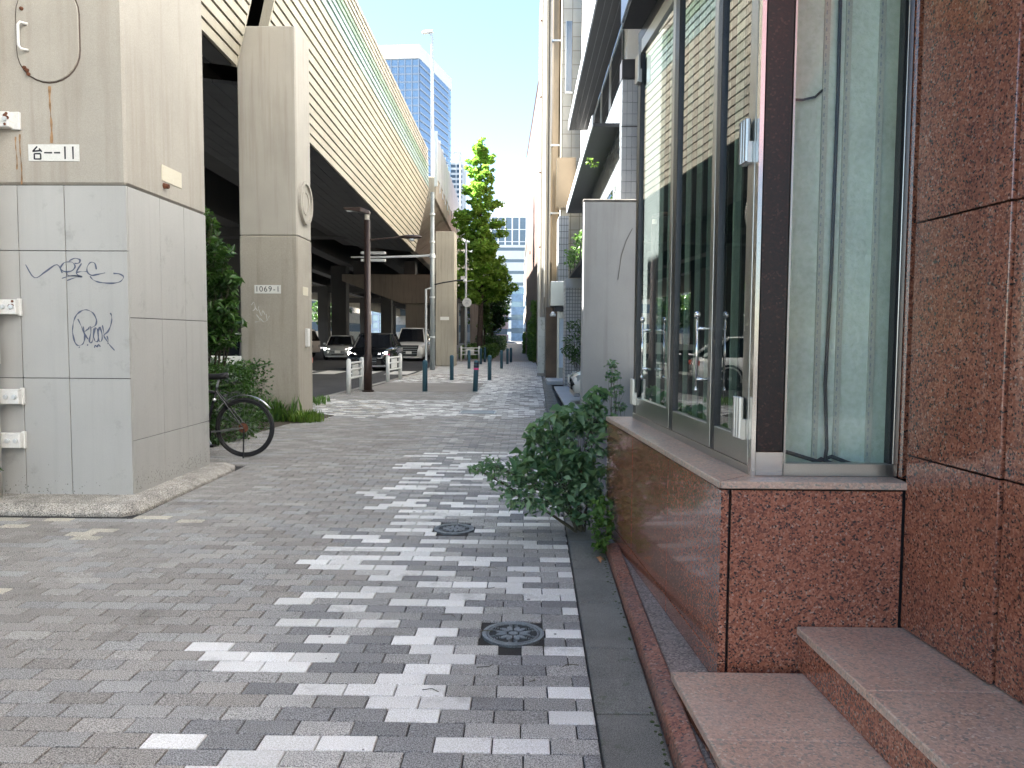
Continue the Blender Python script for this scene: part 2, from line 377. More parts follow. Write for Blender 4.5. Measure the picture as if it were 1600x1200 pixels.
def copy_tree(o, loc, rz, label, group=None, rot=None):
    r = o.copy(); COL.objects.link(r); r.location = loc; r.rotation_euler = rot if rot is not None else (0, 0, rz); r['label'] = label
    if group: r['group'] = group
    for ch in o.children:
        c = dup_child(ch, r)
        for g in ch.children: dup_child(g, c)
    return r
def text(name, body, size, loc, rot, mat, parent, ext=.0015, align='CENTER'):
    cu = bpy.data.curves.new(name, 'FONT'); cu.body = body; cu.size = size; cu.extrude = ext; cu.align_x = align; cu.align_y = 'CENTER'
    tmp = bpy.data.objects.new('tmp', cu); me = bpy.data.meshes.new_from_object(tmp); bpy.data.objects.remove(tmp); bpy.data.curves.remove(cu)
    me.materials.clear(); me.materials.append(M[mat]); o = bpy.data.objects.new(name, me); COL.objects.link(o)
    o.location = Vector(loc) - parent.location; o.rotation_euler = rot; o.parent = parent
    return o
def ribbon(mb, pts, w, y, sub=True):
    """flat sprayed or painted line on a wall that faces -Y; pts are (x, z)"""
    p = [Vector((a, 0, b)) for a, b in pts]
    if sub and len(p) > 2:
        q = []
        for i in range(len(p) - 1):
            p0, p1, p2, p3 = p[max(i - 1, 0)], p[i], p[i + 1], p[min(i + 2, len(p) - 1)]
            for t in (0, .25, .5, .75):
                q.append(.5 * ((2 * p1) + (p2 - p0) * t + (2 * p0 - 5 * p1 + 4 * p2 - p3) * t * t + (3 * p1 - p0 - 3 * p2 + p3) * t ** 3))
        p = q + [p[-1]]
    a = []; b = []
    for i, c in enumerate(p):
        d = (p[min(i + 1, len(p) - 1)] - p[max(i - 1, 0)]); d = d.normalized() if d.length > 1e-9 else Vector((1, 0, 0))
        nrm = Vector((-d.z, 0, d.x)); ww = w * (.72 + .30 * math.sin(i * .9) + .25 * math.sin(i * .31 + len(pts)))
        a.append(c + nrm * ww / 2); b.append(c - nrm * ww / 2)
    for i in range(len(p) - 1):
        f0 = [(q.x, y, q.z) for q in (a[i], b[i], b[i + 1], a[i + 1])]; f1 = [(q[0], y + .0015, q[2]) for q in f0]
        mb.hexa(f1, f0)

# ------------------------------------------------------------------ foliage helpers
def leaves(pos, size, mat, name, parent, up=.35, aspect=.55, jit=.35, seed=0, kind='stuff', fold=.18, droop=0.0):
    rg = np.random.default_rng(seed); n = len(pos); pos = np.asarray(pos, float)
    d = rg.normal(size=(n, 3)); d[:, 2] = d[:, 2] * .6 - droop; d /= np.linalg.norm(d, axis=1)[:, None]
    nn = rg.normal(size=(n, 3)); nn[:, 2] = np.abs(nn[:, 2]) + up * 2; w = np.cross(nn, d); w /= np.linalg.norm(w, axis=1)[:, None] + 1e-9
    nn = np.cross(d, w)
    L_ = (size * (1 + jit * rg.uniform(-1, 1, n)))[:, None]; W = L_ * aspect * .5
    b = pos - d * L_ * .5; t = pos + d * L_ * .5
    m1 = pos - d * L_ * .08 + w * W + nn * L_ * fold; m2 = pos - d * L_ * .08 - w * W + nn * L_ * fold
    t = t - np.array([0, 0, 1.0]) * L_ * .12
    off = np.array(parent.location) if parent is not None else 0
    v = np.stack([b, m1, t, m2], 1).reshape(-1, 3) - off
    me = bpy.data.meshes.new(name); me.vertices.add(4 * n); me.vertices.foreach_set('co', v.ravel())
    idx = np.arange(4 * n).reshape(n, 4); tri = np.concatenate([idx[:, [0, 1, 2]], idx[:, [0, 2, 3]]], 1).reshape(-1)
    me.loops.add(6 * n); me.loops.foreach_set('vertex_index', tri.astype(np.int32)); me.polygons.add(2 * n)
    me.polygons.foreach_set('loop_start', np.arange(0, 6 * n, 3, dtype=np.int32)); me.polygons.foreach_set('loop_total', np.full(2 * n, 3, np.int32))
    me.materials.append(M[mat]); me.update(); me.validate()
    o = bpy.data.objects.new(name, me); COL.objects.link(o); o.parent = parent
    if kind: o['kind'] = kind
    return o
def clump_points(centres, radii, per, seed=0):
    rg = np.random.default_rng(seed); out = []
    for c, r in zip(centres, radii):
        k = max(3, int(per * (r ** 1.6)))
        d = rg.normal(size=(k, 3)); d /= np.linalg.norm(d, axis=1)[:, None]
        q = d * (rg.uniform(.25, 1, (k, 1)) ** .6) * r * np.array([1, 1, .7]); out.append(np.array(c) + q)
    return np.concatenate(out)
def box_points(x0, x1, y0, y1, z0, z1, n, seed=0, lump=.12):
    """leaf positions thickest near the faces of a clipped hedge"""
    rg = np.random.default_rng(seed); p = rg.uniform(size=(n, 3)); k = rg.integers(0, 5, n)
    e = rg.uniform(0, .22, n) ** 1.5
    p[k == 0, 2] = 1 - e[k == 0]; p[k == 1, 0] = e[k == 1]; p[k == 2, 0] = 1 - e[k == 2]; p[k == 3, 1] = e[k == 3]
    q = p * np.array([x1 - x0, y1 - y0, z1 - z0]) + np.array([x0, y0, z0])
    q += lump * np.sin(q[:, [1, 2, 0]] * 5.1) * .6 + rg.normal(size=(n, 3)) * lump * .35
    q[:, 2] = np.maximum(q[:, 2], z0 + .02)
    return q
def tree(name, label, base, h, trunk_r, crown, leaf, mat, per, seed, group=None, cat='tree', first=.28, up=.35, cap=14000):
    """crown(t) -> branch reach at relative height t (0..1)"""
    rg = random.Random(seed); b = Vector(base)
    t = thing(name, label, cat, base, group)
    mb = MB(); top = b + Vector((rg.uniform(-.1, .1), rg.uniform(-.1, .1), h * .95))
    pts = [b + (top - b) * k + Vector((math.sin(k * 7 + seed) * .05, math.cos(k * 5) * .05, 0)) for k in (0, .03, .15, .3, .5, .7, .85, 1)]
    mb.tube(pts, [trunk_r * 1.5, trunk_r * 1.1, trunk_r, trunk_r * .85, trunk_r * .6, trunk_r * .4, trunk_r * .22, trunk_r * .06], 10)
    C, Rr = [], []
    nb = int(26 + h * 5)
    for i in range(nb):
        k = first + (1 - first) * ((i + rg.random()) / nb) ** .9; reach = crown(k) * rg.uniform(.55, 1.12); az = i * 2.39996 + rg.uniform(-.5, .5)
        p0 = b + (top - b) * min(k, .98); rise = rg.uniform(.05, .45) * reach
        tip = p0 + Vector((math.cos(az) * reach, math.sin(az) * reach, rise))
        mid = (p0 + tip) / 2 + Vector((0, 0, .08 * reach))
        mb.tube([p0, mid, tip], [trunk_r * .28 * (1 - k * .7), trunk_r * .16 * (1 - k * .7), .008], 5)
        for f in (.35, .6, .8, 1.0):
            q = p0.lerp(tip, f); C.append((q.x + rg.gauss(0, .1), q.y + rg.gauss(0, .1), q.z + rg.uniform(-.05, .2)))
            Rr.append(max(.16, reach * .27 * rg.uniform(.7, 1.25)))
    for i in range(6):
        C.append((top.x + rg.gauss(0, .06), top.y + rg.gauss(0, .06), top.z + (i - 3) * h * .016)); Rr.append(.16 + .02 * (6 - i))
    mb.build('trunk', 'bark', t, smooth=True)
    P = clump_points(C, Rr, per, seed)
    if len(P) > cap: P = P[np.random.default_rng(seed).permutation(len(P))[:cap]]
    leaves(P, leaf, mat, 'crown', t, up=up, aspect=.8, seed=seed)
    return t
def bush(name, label, base, blobs, leaf, mat, per, seed, stems=5, group=None, cat='bush', aspect=.5, stemr=.012, cap=9000, up=.35, droop=0.0, clip=None):
    rg = random.Random(seed); t = thing(name, label, cat, base, group); b = Vector(base); mb = MB()
    for c, r in blobs:
        c = Vector(c); st = b + Vector((rg.uniform(-.05, .05), rg.uniform(-.05, .05), 0))
        mid = st.lerp(c, .5) + Vector((rg.uniform(-.06, .06), rg.uniform(-.06, .06), .06))
        mb.tube([st, mid, c], [stemr, stemr * .7, stemr * .3], 5)
        for k in range(stems):
            e = c + Vector((rg.gauss(0, 1), rg.gauss(0, 1), abs(rg.gauss(0, .8)))).normalized() * r * .9
            mb.tube([mid.lerp(c, rg.random()), e], [stemr * .35, stemr * .15], 4)
    mb.build('stem', 'stem', t)
    P = clump_points([c for c, r in blobs], [r for c, r in blobs], per, seed)
    if clip is not None: P = P[clip(P)]
    if len(P) > cap: P = P[:cap]
    leaves(P, leaf, mat, 'foliage', t, aspect=aspect, seed=seed, up=up, droop=droop)
    return t
def weeds(name, label, base, rx, ry, n, h, mat, seed, cat='weed', group=None):
    rg = np.random.default_rng(seed); t = thing(name, label, cat, base, group); mb = MB(); b = np.array(base)
    for i in range(n):
        p = b + np.array([rg.normal() * rx * .5, rg.normal() * ry * .5, 0]); a = rg.uniform(0, 6.28); hh = h * rg.uniform(.35, 1.1); w = .008 + .012 * rg.random()
        dx, dy = math.cos(a), math.sin(a); lean = hh * rg.uniform(.15, .7)
        m = p + np.array([dx * lean * .35, dy * lean * .35, hh * .6]); e = p + np.array([dx * lean, dy * lean, hh])
        o = np.array([-dy, dx, 0]) * w
        mb.quad(p - o * .5, p + o * .5, m + o, m - o); mb.quad(m - o, m + o, e + o * .1, e - o * .1)
    mb.build('blades', mat, t, kind='stuff')
    return t

# =================================================================== GROUND
structure(MB().quad((-1500, -1500, -.20), (1500, -1500, -.20), (1500, 2500, -.20), (-1500, 2500, -.20)).build('ground', 'ground'))
def kerb_x(y):                                    # edge between pavement and road
    for (y0, x0), (y1, x1) in (((-60, -5.2), (12.0, -5.2)), ((12.0, -5.2), (16.9, -4.62)), ((16.9, -4.62), (31.2, -3.85)), ((31.2, -3.85), (40, -4.3)), ((40, -4.3), (160, -8.5))):
        if y0 <= y <= y1: return x0 + (x1 - x0) * (y - y0) / (y1 - y0)
    return -5.2
def right_x(y): return .235 + .0135 * min(y, 26) if y < 42 else .585 - .012 * (y - 42)
ys = [-60, 12, 16.9, 24, 31.2, 40, 70, 110, 160]
road = MB()
road.prism([(-26, -60), (kerb_x(-60), -60)] + [(kerb_x(y), y) for y in ys[1:]] + [(-26, 160)], -.16, -.10)
structure(road.build('road', 'asphalt'))
far_road = MB().box(-80, 60, 161, 180, -.16, -.06); structure(far_road.build('cross_street', 'asphalt'))
for i, (x, y, w, l, a) in enumerate([(-4.95, 30.6, .9, .55, 0), (-6.35, 30.6, .9, .55, 0), (-7.75, 30.6, .9, .55, 0), (-9.15, 30.6, .9, .55, 0), (-10.55, 30.6, .9, .55, 0), (-11.95, 30.6, .9, .55, 0)]):
    o = MB().box(x - w / 2, x + w / 2, y - 1.3, y + 1.3, -.0995, -.096).build('crosswalk_stripe', 'road_paint', bpy.data.objects['road'])
MB().quad((-10.6, 27.2, -.095), (-10.4, 27.2, -.095), (-7.3, 33.6, -.095), (-7.5, 33.6, -.095)).build('lane_line', 'road_paint', bpy.data.objects['road'])
for y in (40, 48, 56, 64): MB().box(-9.1, -8.95, y, y + 5, -.0995, -.096).build('lane_line', 'road_paint', bpy.data.objects['road'])

# pavement: bed of grout with the bricks on it
pave = MB()
pave.prism([(kerb_x(-30), -30), (right_x(-30), -30), (right_x(26), 26), (right_x(42), 42), (kerb_x(42), 42), (kerb_x(31.2), 31.2), (kerb_x(16.9), 16.9), (kerb_x(12), 12)], -.2, -.012)
pavement = structure(pave.build('pavement', 'grout'))
structure(MB().prism([(-.2 + kerb_x(42), 42.0), (right_x(42), 42.0), (right_x(160), 160), (kerb_x(160), 160)], -.2, -.004).build('path', 'patch_concrete'))
MB().box(-1.9, .56, 41.6, 42.0, -.01, .004).build('edging_stone', 'kerb', pavement)
MB().prism([(kerb_x(27.9), 27.9), (right_x(27.9), 27.9), (right_x(41.6), 41.6), (kerb_x(41.6), 41.6)], -.01, -.001).build('far_bricks', 'far_paving', pavement, kind='stuff')
MB().prism([(kerb_x(-8), -8), (right_x(-8), -8), (right_x(.6), .6), (kerb_x(.6), .6)], -.01, -.001).build('back_bricks', 'far_paving', pavement, kind='stuff')
MB().prism([(-4.25, 19.05), (-1.3, 19.05), (-1.3, 22.6), (-4.05, 22.6)], -.011, -.001).build('concrete_apron', 'patch_concrete', pavement)
BR = ['brick_white', 'brick_pale', 'brick_slate', 'brick_mid', 'brick_taupe', 'brick_taupe_pale', 'brick_cream']
MANHOLES = [(-.045, 3.545, .15), (-.505, 5.5, .15)]
LASTW = [0]; ABOVE = {}
def brick_kind(x, y, row):
    k = brick_kind_(x, y, row); LASTW[0] = int(k == 0)
    if k == 0: ABOVE.setdefault(row, []).append(x)
    return k
def brick_kind_(x, y, row):
    r = random.random(); cl = math.sin(x * 2.1 + row * .61) + math.sin(x * 1.3 - row * .33 + 1.7)
    edge = -1.22 + .13 * math.sin(row * .9) + .12 * math.sin(row * .37 + 1)
    if (y < 9.3 and x > edge) or (y > 16.6 and x > -1.15):
        pw = .48 + .05 * cl if x < -.3 else .33 + .03 * cl
        if y > 16.6: pw += .08
        if LASTW[0]: pw += .10
        if y < 9.3 and x < edge + .2: pw = .66
        pw -= .17 * sum(1 for q in ABOVE.get(row - 1, ()) if abs(q - x) < .16)
        if r < pw: return 0
        return random.choice((1, 1, 2, 2, 2, 3, 3)) if x > -.9 else random.choice((2, 2, 3, 3, 1, 5))
    if 12.9 < y < 16.6 and x < right_x(y) - .1:
        if r < .36: return 0 if x > -2.6 else random.choice((0, 6))
        return random.choice((1, 3, 3, 5))
    if 22.6 < y < 28 and r < .38: return 0
    if x < -2.2 and 3.6 < y < 5.9 and r < .14 * min(1, (-2.2 - x) * 1.3): return 6
    if 9.3 <= y <= 12.9 and x > -1.4: return random.choice((3, 3, 5, 1, 2))
    if r < .2: return 5
    return random.choice((4, 4, 4, 3)) if x < -1.9 else random.choice((4, 4, 3, 3))
def brick_geo(mb, x0, x1, y0, y1, z):
    n = len(mb.v); a = .0035
    mb.v += [(x0, y0, -.012), (x1, y0, -.012), (x1, y1, -.012), (x0, y1, -.012), (x0, y0, z - .003), (x1, y0, z - .003), (x1, y1, z - .003), (x0, y1, z - .003),
             (x0 + a, y0 + a, z), (x1 - a, y0 + a, z), (x1 - a, y1 - a, z), (x0 + a, y1 - a, z)]
    for q in ((0, 1, 5, 4), (1, 2, 6, 5), (2, 3, 7, 6), (3, 0, 4, 7), (4, 5, 9, 8), (5, 6, 10, 9), (6, 7, 11, 10), (7, 4, 8, 11), (8, 9, 10, 11)):
        mb.f.append(tuple(n + i for i in q)); mb.mi.append(mb.m)
J = .0026; single = 0; rest = MB(); shared = {}
for row in range(0, 273):
    y0 = .6 + row * .1; y1 = y0 + .1; yc = y0 + .05
    xr = right_x(yc) - .003; xl = kerb_x(yc) + .16
    if yc < 12.2: xl = -6.5 if yc < 5.7 else (-4.9 if yc > 8.05 else -2.97)
    x = -7.0 + (.1 if row % 2 else 0) + random.uniform(-.006, .006)
    while x < xr:
        x0, x1 = max(x, xl), min(x + .2, xr); x += .2
        if x1 - x0 < .045: continue
        xc = (x0 + x1) / 2
        if 19.05 < yc < 22.6 and -4.22 < xc < -1.28: continue
        k = brick_kind(xc, yc, row); z = random.uniform(-.0016, .0010)
        pieces = [(x0, x1)]
        for mx, my, mr in MANHOLES:                # bricks are cut round the manhole covers
            dy = max(0, abs(yc - my) - .05)
            if dy < mr:
                hw = math.sqrt(mr * mr - dy * dy); new = []
                for a, b in pieces:
                    if b <= mx - hw or a >= mx + hw: new.append((a, b))
                    else:
                        if a < mx - hw - .03: new.append((a, mx - hw))
                        if b > mx + hw + .03: new.append((mx + hw, b))
                pieces = new
        for a, b in pieces:
            inview = 2.36 < yc and abs((a + b) / 2 + .02 * yc) < .70 * yc + .05
            if inview and single < 300:
                single += 1; key = (k, round(b - a, 2))
                if key not in shared:
                    mb = MB(); w = b - a; brick_geo(mb, -w / 2 + J, w / 2 - J, -.05 + J, .05 - J, 0); o = mb.build('brick', BR[k], pavement); shared[key] = o
                    o.location = ((a + b) / 2, yc, z)
                else: o = dup_child(shared[key], pavement, ((a + b) / 2, yc, z))
                o.rotation_euler = (random.gauss(0, .004), random.gauss(0, .003), random.gauss(0, .004))
            else:
                rest.m = k; brick_geo(rest, a + J, b - J, y0 + J, y1 - J, z)
rest.build('bricks', BR, pavement, kind='stuff')

gum = MB()
for i in range(170):                               # trodden gum and grit on the bricks
    yy = 1.8 + 10 * random.random() ** 1.5; xx = random.uniform(-2.8, .2); s_ = random.choice((.004, .006, .007, .009, .012)) * random.uniform(.7, 1.2); a0 = random.random() * 6
    gum.prism([(xx + s_ * random.uniform(.75, 1.1) * math.cos(a0 + a * .785), yy + s_ * random.uniform(.75, 1.1) * math.sin(a0 + a * .785)) for a in range(8)], .0005, .0022)
gum.build('gum_spots', 'gum', pavement, kind='stuff')
# gutter blocks, curb and forecourt
gutter = structure(MB().prism([(right_x(-3), -3), (right_x(-3) + .25, -3), (right_x(26) + .25, 26), (right_x(26), 26)], -.2, -.03).build('gutter', 'gutter'))
y = .4
while y < 26:
    l = .598; a, b = right_x(y) + .004, right_x(y + l) + .004
    wv = .215 + .004 * min(y, 8)
    MB().prism([(a, y), (a + wv, y), (b + wv, y + l - .006), (b, y + l - .006)], -.04, -.006 + random.uniform(-.003, .002)).build('gutter_block', 'gutter', gutter, bevel=.006)
    y += .6
mo = MB()
for i in range(110):                               # moss in the seam beside the red curb
    yy = 1.6 + 4.0 * random.random(); xx = right_x(yy) + .222 - abs(random.gauss(0, .012)); s = random.uniform(.003, .010)
    mo.lathe((xx, yy, -.008), [(s, 0), (s * .8, s * .4), (.001, s * .6)], 6)
mo.build('moss', 'moss', gutter, kind='stuff')
fc = thing('forecourt_curb', 'low red granite curb running along the gutter below the shop display case', 'curb', (.5, 3.5, 0))
def curb_x(y): return right_x(y) + .235
for y0 in (.2, 1.4, 2.6, 3.8):
    y1 = min(y0 + 1.195, 5.25); x0, x1 = curb_x(y0), curb_x(y1)
    MB().hexa([(x0, y0, -.05), (x0 + .09, y0, -.05), (x1 + .09, y1, -.05), (x1, y1, -.05)],
              [(x0 + .012, y0, .035), (x0 + .085, y0, .05), (x1 + .085, y1, .05), (x1 + .012, y1, .035)]).build('curb_stone', 'granite_curb', fc, bevel=.006)
    MB().hexa([(x0 + .094, y0, -.05), (1.2, y0, -.05), (1.2, y1, -.05), (x1 + .094, y1, -.05)],
              [(x0 + .094, y0, .03), (1.2, y0, .03), (1.2, y1, .03), (x1 + .094, y1, .03)]).build('paving_slab', 'granite_slab', fc, bevel=.004)

# manhole covers with their flower relief
def manhole(x, y, r, label):
    t = thing('manhole_cover', label, 'manhole cover', (x, y, 0), 'round manhole covers in the brick paving')
    MB().lathe((x, y, 0), [(r - .004, -.03), (r - .004, .0015), (r - .022, .0015), (r - .024, -.004), (.001, -.004)], 40).build('rim', ['manhole'], t)
    MB().lathe((x, y, 0), [(r - .025, -.004), (r - .025, -.0035), (.001, -.0034)], 40).build('recess', 'manhole_low', t)
    MB().lathe((x, y, 0), [(r - .028, -.004), (r - .028, .001), (r - .036, .001), (r - .036, -.004)], 40).build('ring', 'manhole', t)
    for k in range(6):
        a = k * math.pi / 3; mb = MB()
        for da in (-.22, .22):
            c, s = math.cos(a + da), math.sin(a + da); pl = []
            for j in range(10):
                q = 2 * math.pi * j / 10; u = .056 + .026 * math.cos(q); v = .0125 * math.sin(q); pl.append((x + c * u - s * v, y + s * u + c * v))
            mb.prism(pl, -.004, .001)
        mb.build('petal', 'manhole', t)
        a2 = a + math.pi / 6; c, s = math.cos(a2), math.sin(a2); mb = MB()
        for sg in (-1, 1):
            for u0 in (.074, .088, .10):
                mb.prism([(x + c * u0 - s * .003 * sg, y + s * u0 + c * .003 * sg), (x + c * (u0 + .012) - s * .02 * sg, y + s * (u0 + .012) + c * .02 * sg),
                          (x + c * (u0 + .006) - s * .021 * sg, y + s * (u0 + .006) + c * .021 * sg)][::sg], -.004, .001)
        mb.build('leaf_relief', 'manhole', t)
    MB().lathe((x, y, 0), [(.022, -.004), (.022, .0012), (.001, .002)], 14).build('boss', 'manhole', t)
manhole(*MANHOLES[0], 'round cast iron manhole cover nearest the camera, near the gutter')
manhole(*MANHOLES[1], 'round cast iron manhole cover farther up the path, beside the leafy shrub')
hc = thing('hatch_cover', 'flat rectangular bluish utility cover in the paving before the blue bollards', 'utility cover', (-.85, 14.0, 0))
box('plate', 'tile_grey', hc, -1.15, -.55, 13.75, 14.3, .0005, .004); box('frame', 'steel_grey', hc, -1.18, -.52, 13.72, 14.33, .0002, .0025)

# kerb stones along the road
kb = thing('kerb', 'pale stone kerb between the brick paving and the road', 'kerb', (-4.3, 22, 0))
y = 12.2
while y < 40:
    a, b = kerb_x(y), kerb_x(y + .98)
    MB().hexa([(a, y, -.15), (a + .15, y, -.15), (b + .15, y + .985, -.15), (b, y + .985, -.15)], [(a + .02, y, .012), (a + .15, y, .012), (b + .15, y + .985, .012), (b + .02, y + .985, .012)]).build('kerb_stone', 'kerb', kb, bevel=.012)
    y += 1.0

# apron round the first pillar, planting bed
ap = thing('pillar_apron', 'rough exposed aggregate concrete apron around the foot of the tiled pillar', 'apron', (-3.9, 7, 0))
prof = [(-6.0, 5.82), (-3.1, 5.79), (-3.0, 5.9), (-2.97, 7.75), (-3.05, 8.0), (-6.0, 8.0)]
inn = [(-6.0, 5.93), (-3.14, 5.90), (-3.1, 5.95), (-3.08, 7.72), (-3.12, 7.9), (-6.0, 7.9)]
mb = MB(); mb.loft([[(p[0], p[1], -.1) for p in prof], [(p[0], p[1], .02) for p in prof], [(p[0], p[1], .065) for p in inn]]); mb.build('slab', 'aggregate', ap, bevel=.015, seg=2)
structure(MB().prism([(-5.2, 8.05), (-3.95, 9.2), (-3.7, 12.0), (-3.4, 12.2), (-3.3, 13.2), (-3.7, 13.6), (-4.9, 13.6), (-5.2, 12.0)], -.12, .006).build('planting_bed', 'soil'))

# =================================================================== OVERPASS
P1X0, P1X1, P1Y0, P1Y1 = -4.9, -3.235, 6.25, 7.8
def fx(y): return -4.60 - .0385 * (y - 12.4)                       # foot of the fascia
def fprof(y):                                                       # (dx, z) foot, knee, top
    k = (y - 13) / 26.5
    return [(0, 5.62), (.62 + .10 * k, 8.2 + .48 * k), (.58 + .09 * k, 9.45 + 1.4 * k)]
def fpoint(y, s):
    p = fprof(y); l1 = math.dist(p[0], p[1]); l2 = math.dist(p[1], p[2]); d = s * (l1 + l2)
    (a, b, t) = (p[0], p[1], d / l1) if d <= l1 else (p[1], p[2], (d - l1) / l2)
    return Vector((fx(y) + a[0] + (b[0] - a[0]) * t, y, a[1] + (b[1] - a[1]) * t)), Vector((-(b[1] - a[1]), 0, (b[0] - a[0]))).normalized()
over = thing('overpass', 'cream clad elevated expressway with dark underside running along the left of the path', 'overpass', (-10, 20, 5.6))
NB = 24
def segment(y0, y1):
    for i in range(NB):
        s0, s1 = i / NB + .0030, (i + 1) / NB - .0030
        mat = 'clad_cyan' if 15 <= i < 18 else ('clad_green' if 18 <= i < 20 else 'clad_cream')
        mb = MB(); q = []
        for yy in (y0, y1):
            a, n = fpoint(yy, s0); b, _ = fpoint(yy, s1); w = random.uniform(0, .004)
            q.append([a - n * (.022 + w), b - n * w, b + n * .045, a + n * .045])
        mb.hexa(q[0], q[1]); mb.build('cladding_board', mat, over)
    mb = MB()                                                       # dark backing behind the boards and the soffit
    for i in range(2):
        q = []
        for yy in (y0 + .03, y1 - .03):
            a, n = fpoint(yy, (.0, .70)[i]); b, _ = fpoint(yy, (.70, .995)[i]); q.append([a + n * .05, b + n * .05, b + n * .16, a + n * .16])
        mb.hexa(q[0], q[1])
    mb.build('backing', 'clad_back', over)
    for j in range(9):                                              # soffit strips running along the deck
        x0, x1 = .06 + j * .34, .06 + j * .34 + .325
        MB().hexa([(fx(y0) - x0, y0, 5.62 + x0 * .1), (fx(y0) - x1, y0, 5.62 + x1 * .1), (fx(y1) - x1, y1, 5.62 + x1 * .1), (fx(y1) - x0, y1, 5.62 + x0 * .1)],
                  [(fx(y0) - x0, y0, 5.68 + x0 * .1), (fx(y0) - x1, y0, 5.68 + x1 * .1), (fx(y1) - x1, y1, 5.68 + x1 * .1), (fx(y1) - x0, y1, 5.68 + x0 * .1)]).build('soffit_strip', 'soffit', over)
segment(-4, 6.1); segment(7.95, 12.33); segment(13.35, 39.3)  # overpass cut short behind the camera to let sun flood in
for y in (12.33, 13.3, 39.3):                                       # folded edge plates at the ends of the cladding
    mb = MB()
    for s0, s1 in ((0, .68), (.68, 1)):
        a, n = fpoint(y, s0); b, _ = fpoint(y, s1); q = [a - n * .012, b - n * .012, b + n * .15, a + n * .15]
        mb.hexa([v + Vector((0, .003, 0)) for v in q], [v + Vector((0, .045, 0)) for v in q])
    mb.build('edge_plate', 'clad_cream', over)
# deck slab and girders
def lane(x0, x1, z0, z1, y0, y1, name, mat):
    mb = MB(); c = lambda x, y, z: (x - .0385 * (y - 12.4), y, z)
    mb.hexa([c(x0, y0, z0), c(x1, y0, z0), c(x1, y1, z0), c(x0, y1, z0)], [c(x0, y0, z1), c(x1, y0, z1), c(x1, y1, z1), c(x0, y1, z1)]); return mb.build(name, mat, over)
lane(-24, -4.75, 8.1, 8.5, -4.2, 39.3, 'deck', 'shaded_concrete')
lane(-24, -4.2, 8.9, 9.3, 39.3, 230, 'deck', 'shaded_concrete')
for x in (-8.6, -12.4, -16.2, -20.0): lane(x - .45, x + .45, 6.3, 8.1, -4.2, 39, 'girder', 'shaded_concrete'); lane(x - .45, x + .45, 6.9, 8.9, 39.5, 230, 'girder', 'shaded_concrete')
lane(-8.2, -7.7, 5.95, 8.1, -4.2, 39.3, 'edge_girder', 'shaded_concrete')
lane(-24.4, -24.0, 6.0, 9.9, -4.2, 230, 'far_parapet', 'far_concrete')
# beyond the cladding: concrete edge beam, brackets and the noise barrier
def bx(y): return -4.62 - .0335 * (y - 39.3)
for i in range(26):
    y0 = 39.5 + i * 4; y1 = y0 + 3.95; z = lambda y: 9.45 + .012 * (y - 39)
    MB().hexa([(bx(y0) - .35, y0, z(y0) - 1.1), (bx(y0) + .05, y0, z(y0) - 1.1), (bx(y1) + .05, y1, z(y1) - 1.1), (bx(y1) - .35, y1, z(y1) - 1.1)],
              [(bx(y0) - .35, y0, z(y0)), (bx(y0) + .1, y0, z(y0)), (bx(y1) + .1, y1, z(y1)), (bx(y1) - .35, y1, z(y1))]).build('edge_beam', 'far_concrete', over, bevel=.03)
    MB().hexa([(bx(y0) - 2.6, y0, 6.9), (bx(y0) - 2.2, y0, 6.9), (bx(y1) - 2.2, y1, 6.9), (bx(y1) - 2.6, y1, 6.9)],
              [(bx(y0) - 2.6, y0, z(y0) - 1.1), (bx(y0) - .1, y0, z(y0) - 1.1), (bx(y1) - .1, y1, z(y1) - 1.1), (bx(y1) - 2.6, y1, z(y1) - 1.1)]).build('haunch', 'far_concrete', over)
    for j in range(2):
        a = y0 + j * 2
        p = MB().hexa([(bx(a) + .02, a + .06, z(a)), (bx(a) + .07, a + .06, z(a)), (bx(a) + .07, a + 1.96, z(a)), (bx(a) + .02, a + 1.96, z(a))],
                      [(bx(a) + .02, a + .06, z(a) + 2.1), (bx(a) + .07, a + .06, z(a) + 2.1), (bx(a) + .07, a + 1.96, z(a) + 2.1), (bx(a) + .02, a + 1.96, z(a) + 2.1)]).build('noise_panel', 'barrier_panel', over)
        MB().box(bx(a) - .02, bx(a) + .14, a - .05, a + .05, z(a) - .5, z(a) + 2.25).build('barrier_post', 'steel_pale', over)
mb = MB(); mb.tube([(-5.05, 42, 9.2), (-5.05, 42, 17.3), (-5.2, 42, 17.55)], [.11, .07, .06], 10)
el = thing('expressway_lamp', 'tall thin pale lamp post rising from the expressway parapet', 'street lamp', (-5.05, 42, 9.4)); mb.build('pole', 'steel_pale', el, smooth=True)
MB().hexa([(-5.6, 41.88, 17.45), (-5.0, 41.88, 17.52), (-5.0, 42.12, 17.52), (-5.6, 42.12, 17.45)], [(-5.55, 41.9, 17.62), (-5.0, 41.9, 17.66), (-5.0, 42.1, 17.66), (-5.55, 42.1, 17.62)]).build('lamp_head', 'steel_pale', el, bevel=.03)
e2 = thing('expressway_lamp', 'distant small lamp post on the parapet just left of the ginkgo top', 'street lamp', (-7.4, 88, 10))
MB().tube([(-7.4, 88, 9.8), (-7.4, 88, 22.0)], [.12, .08], 8).build('pole', 'steel_pale', e2); MB().box(-8.3, -7.3, 87.85, 88.15, 21.9, 22.1).build('lamp_head', 'steel_pale', e2, bevel=.03)

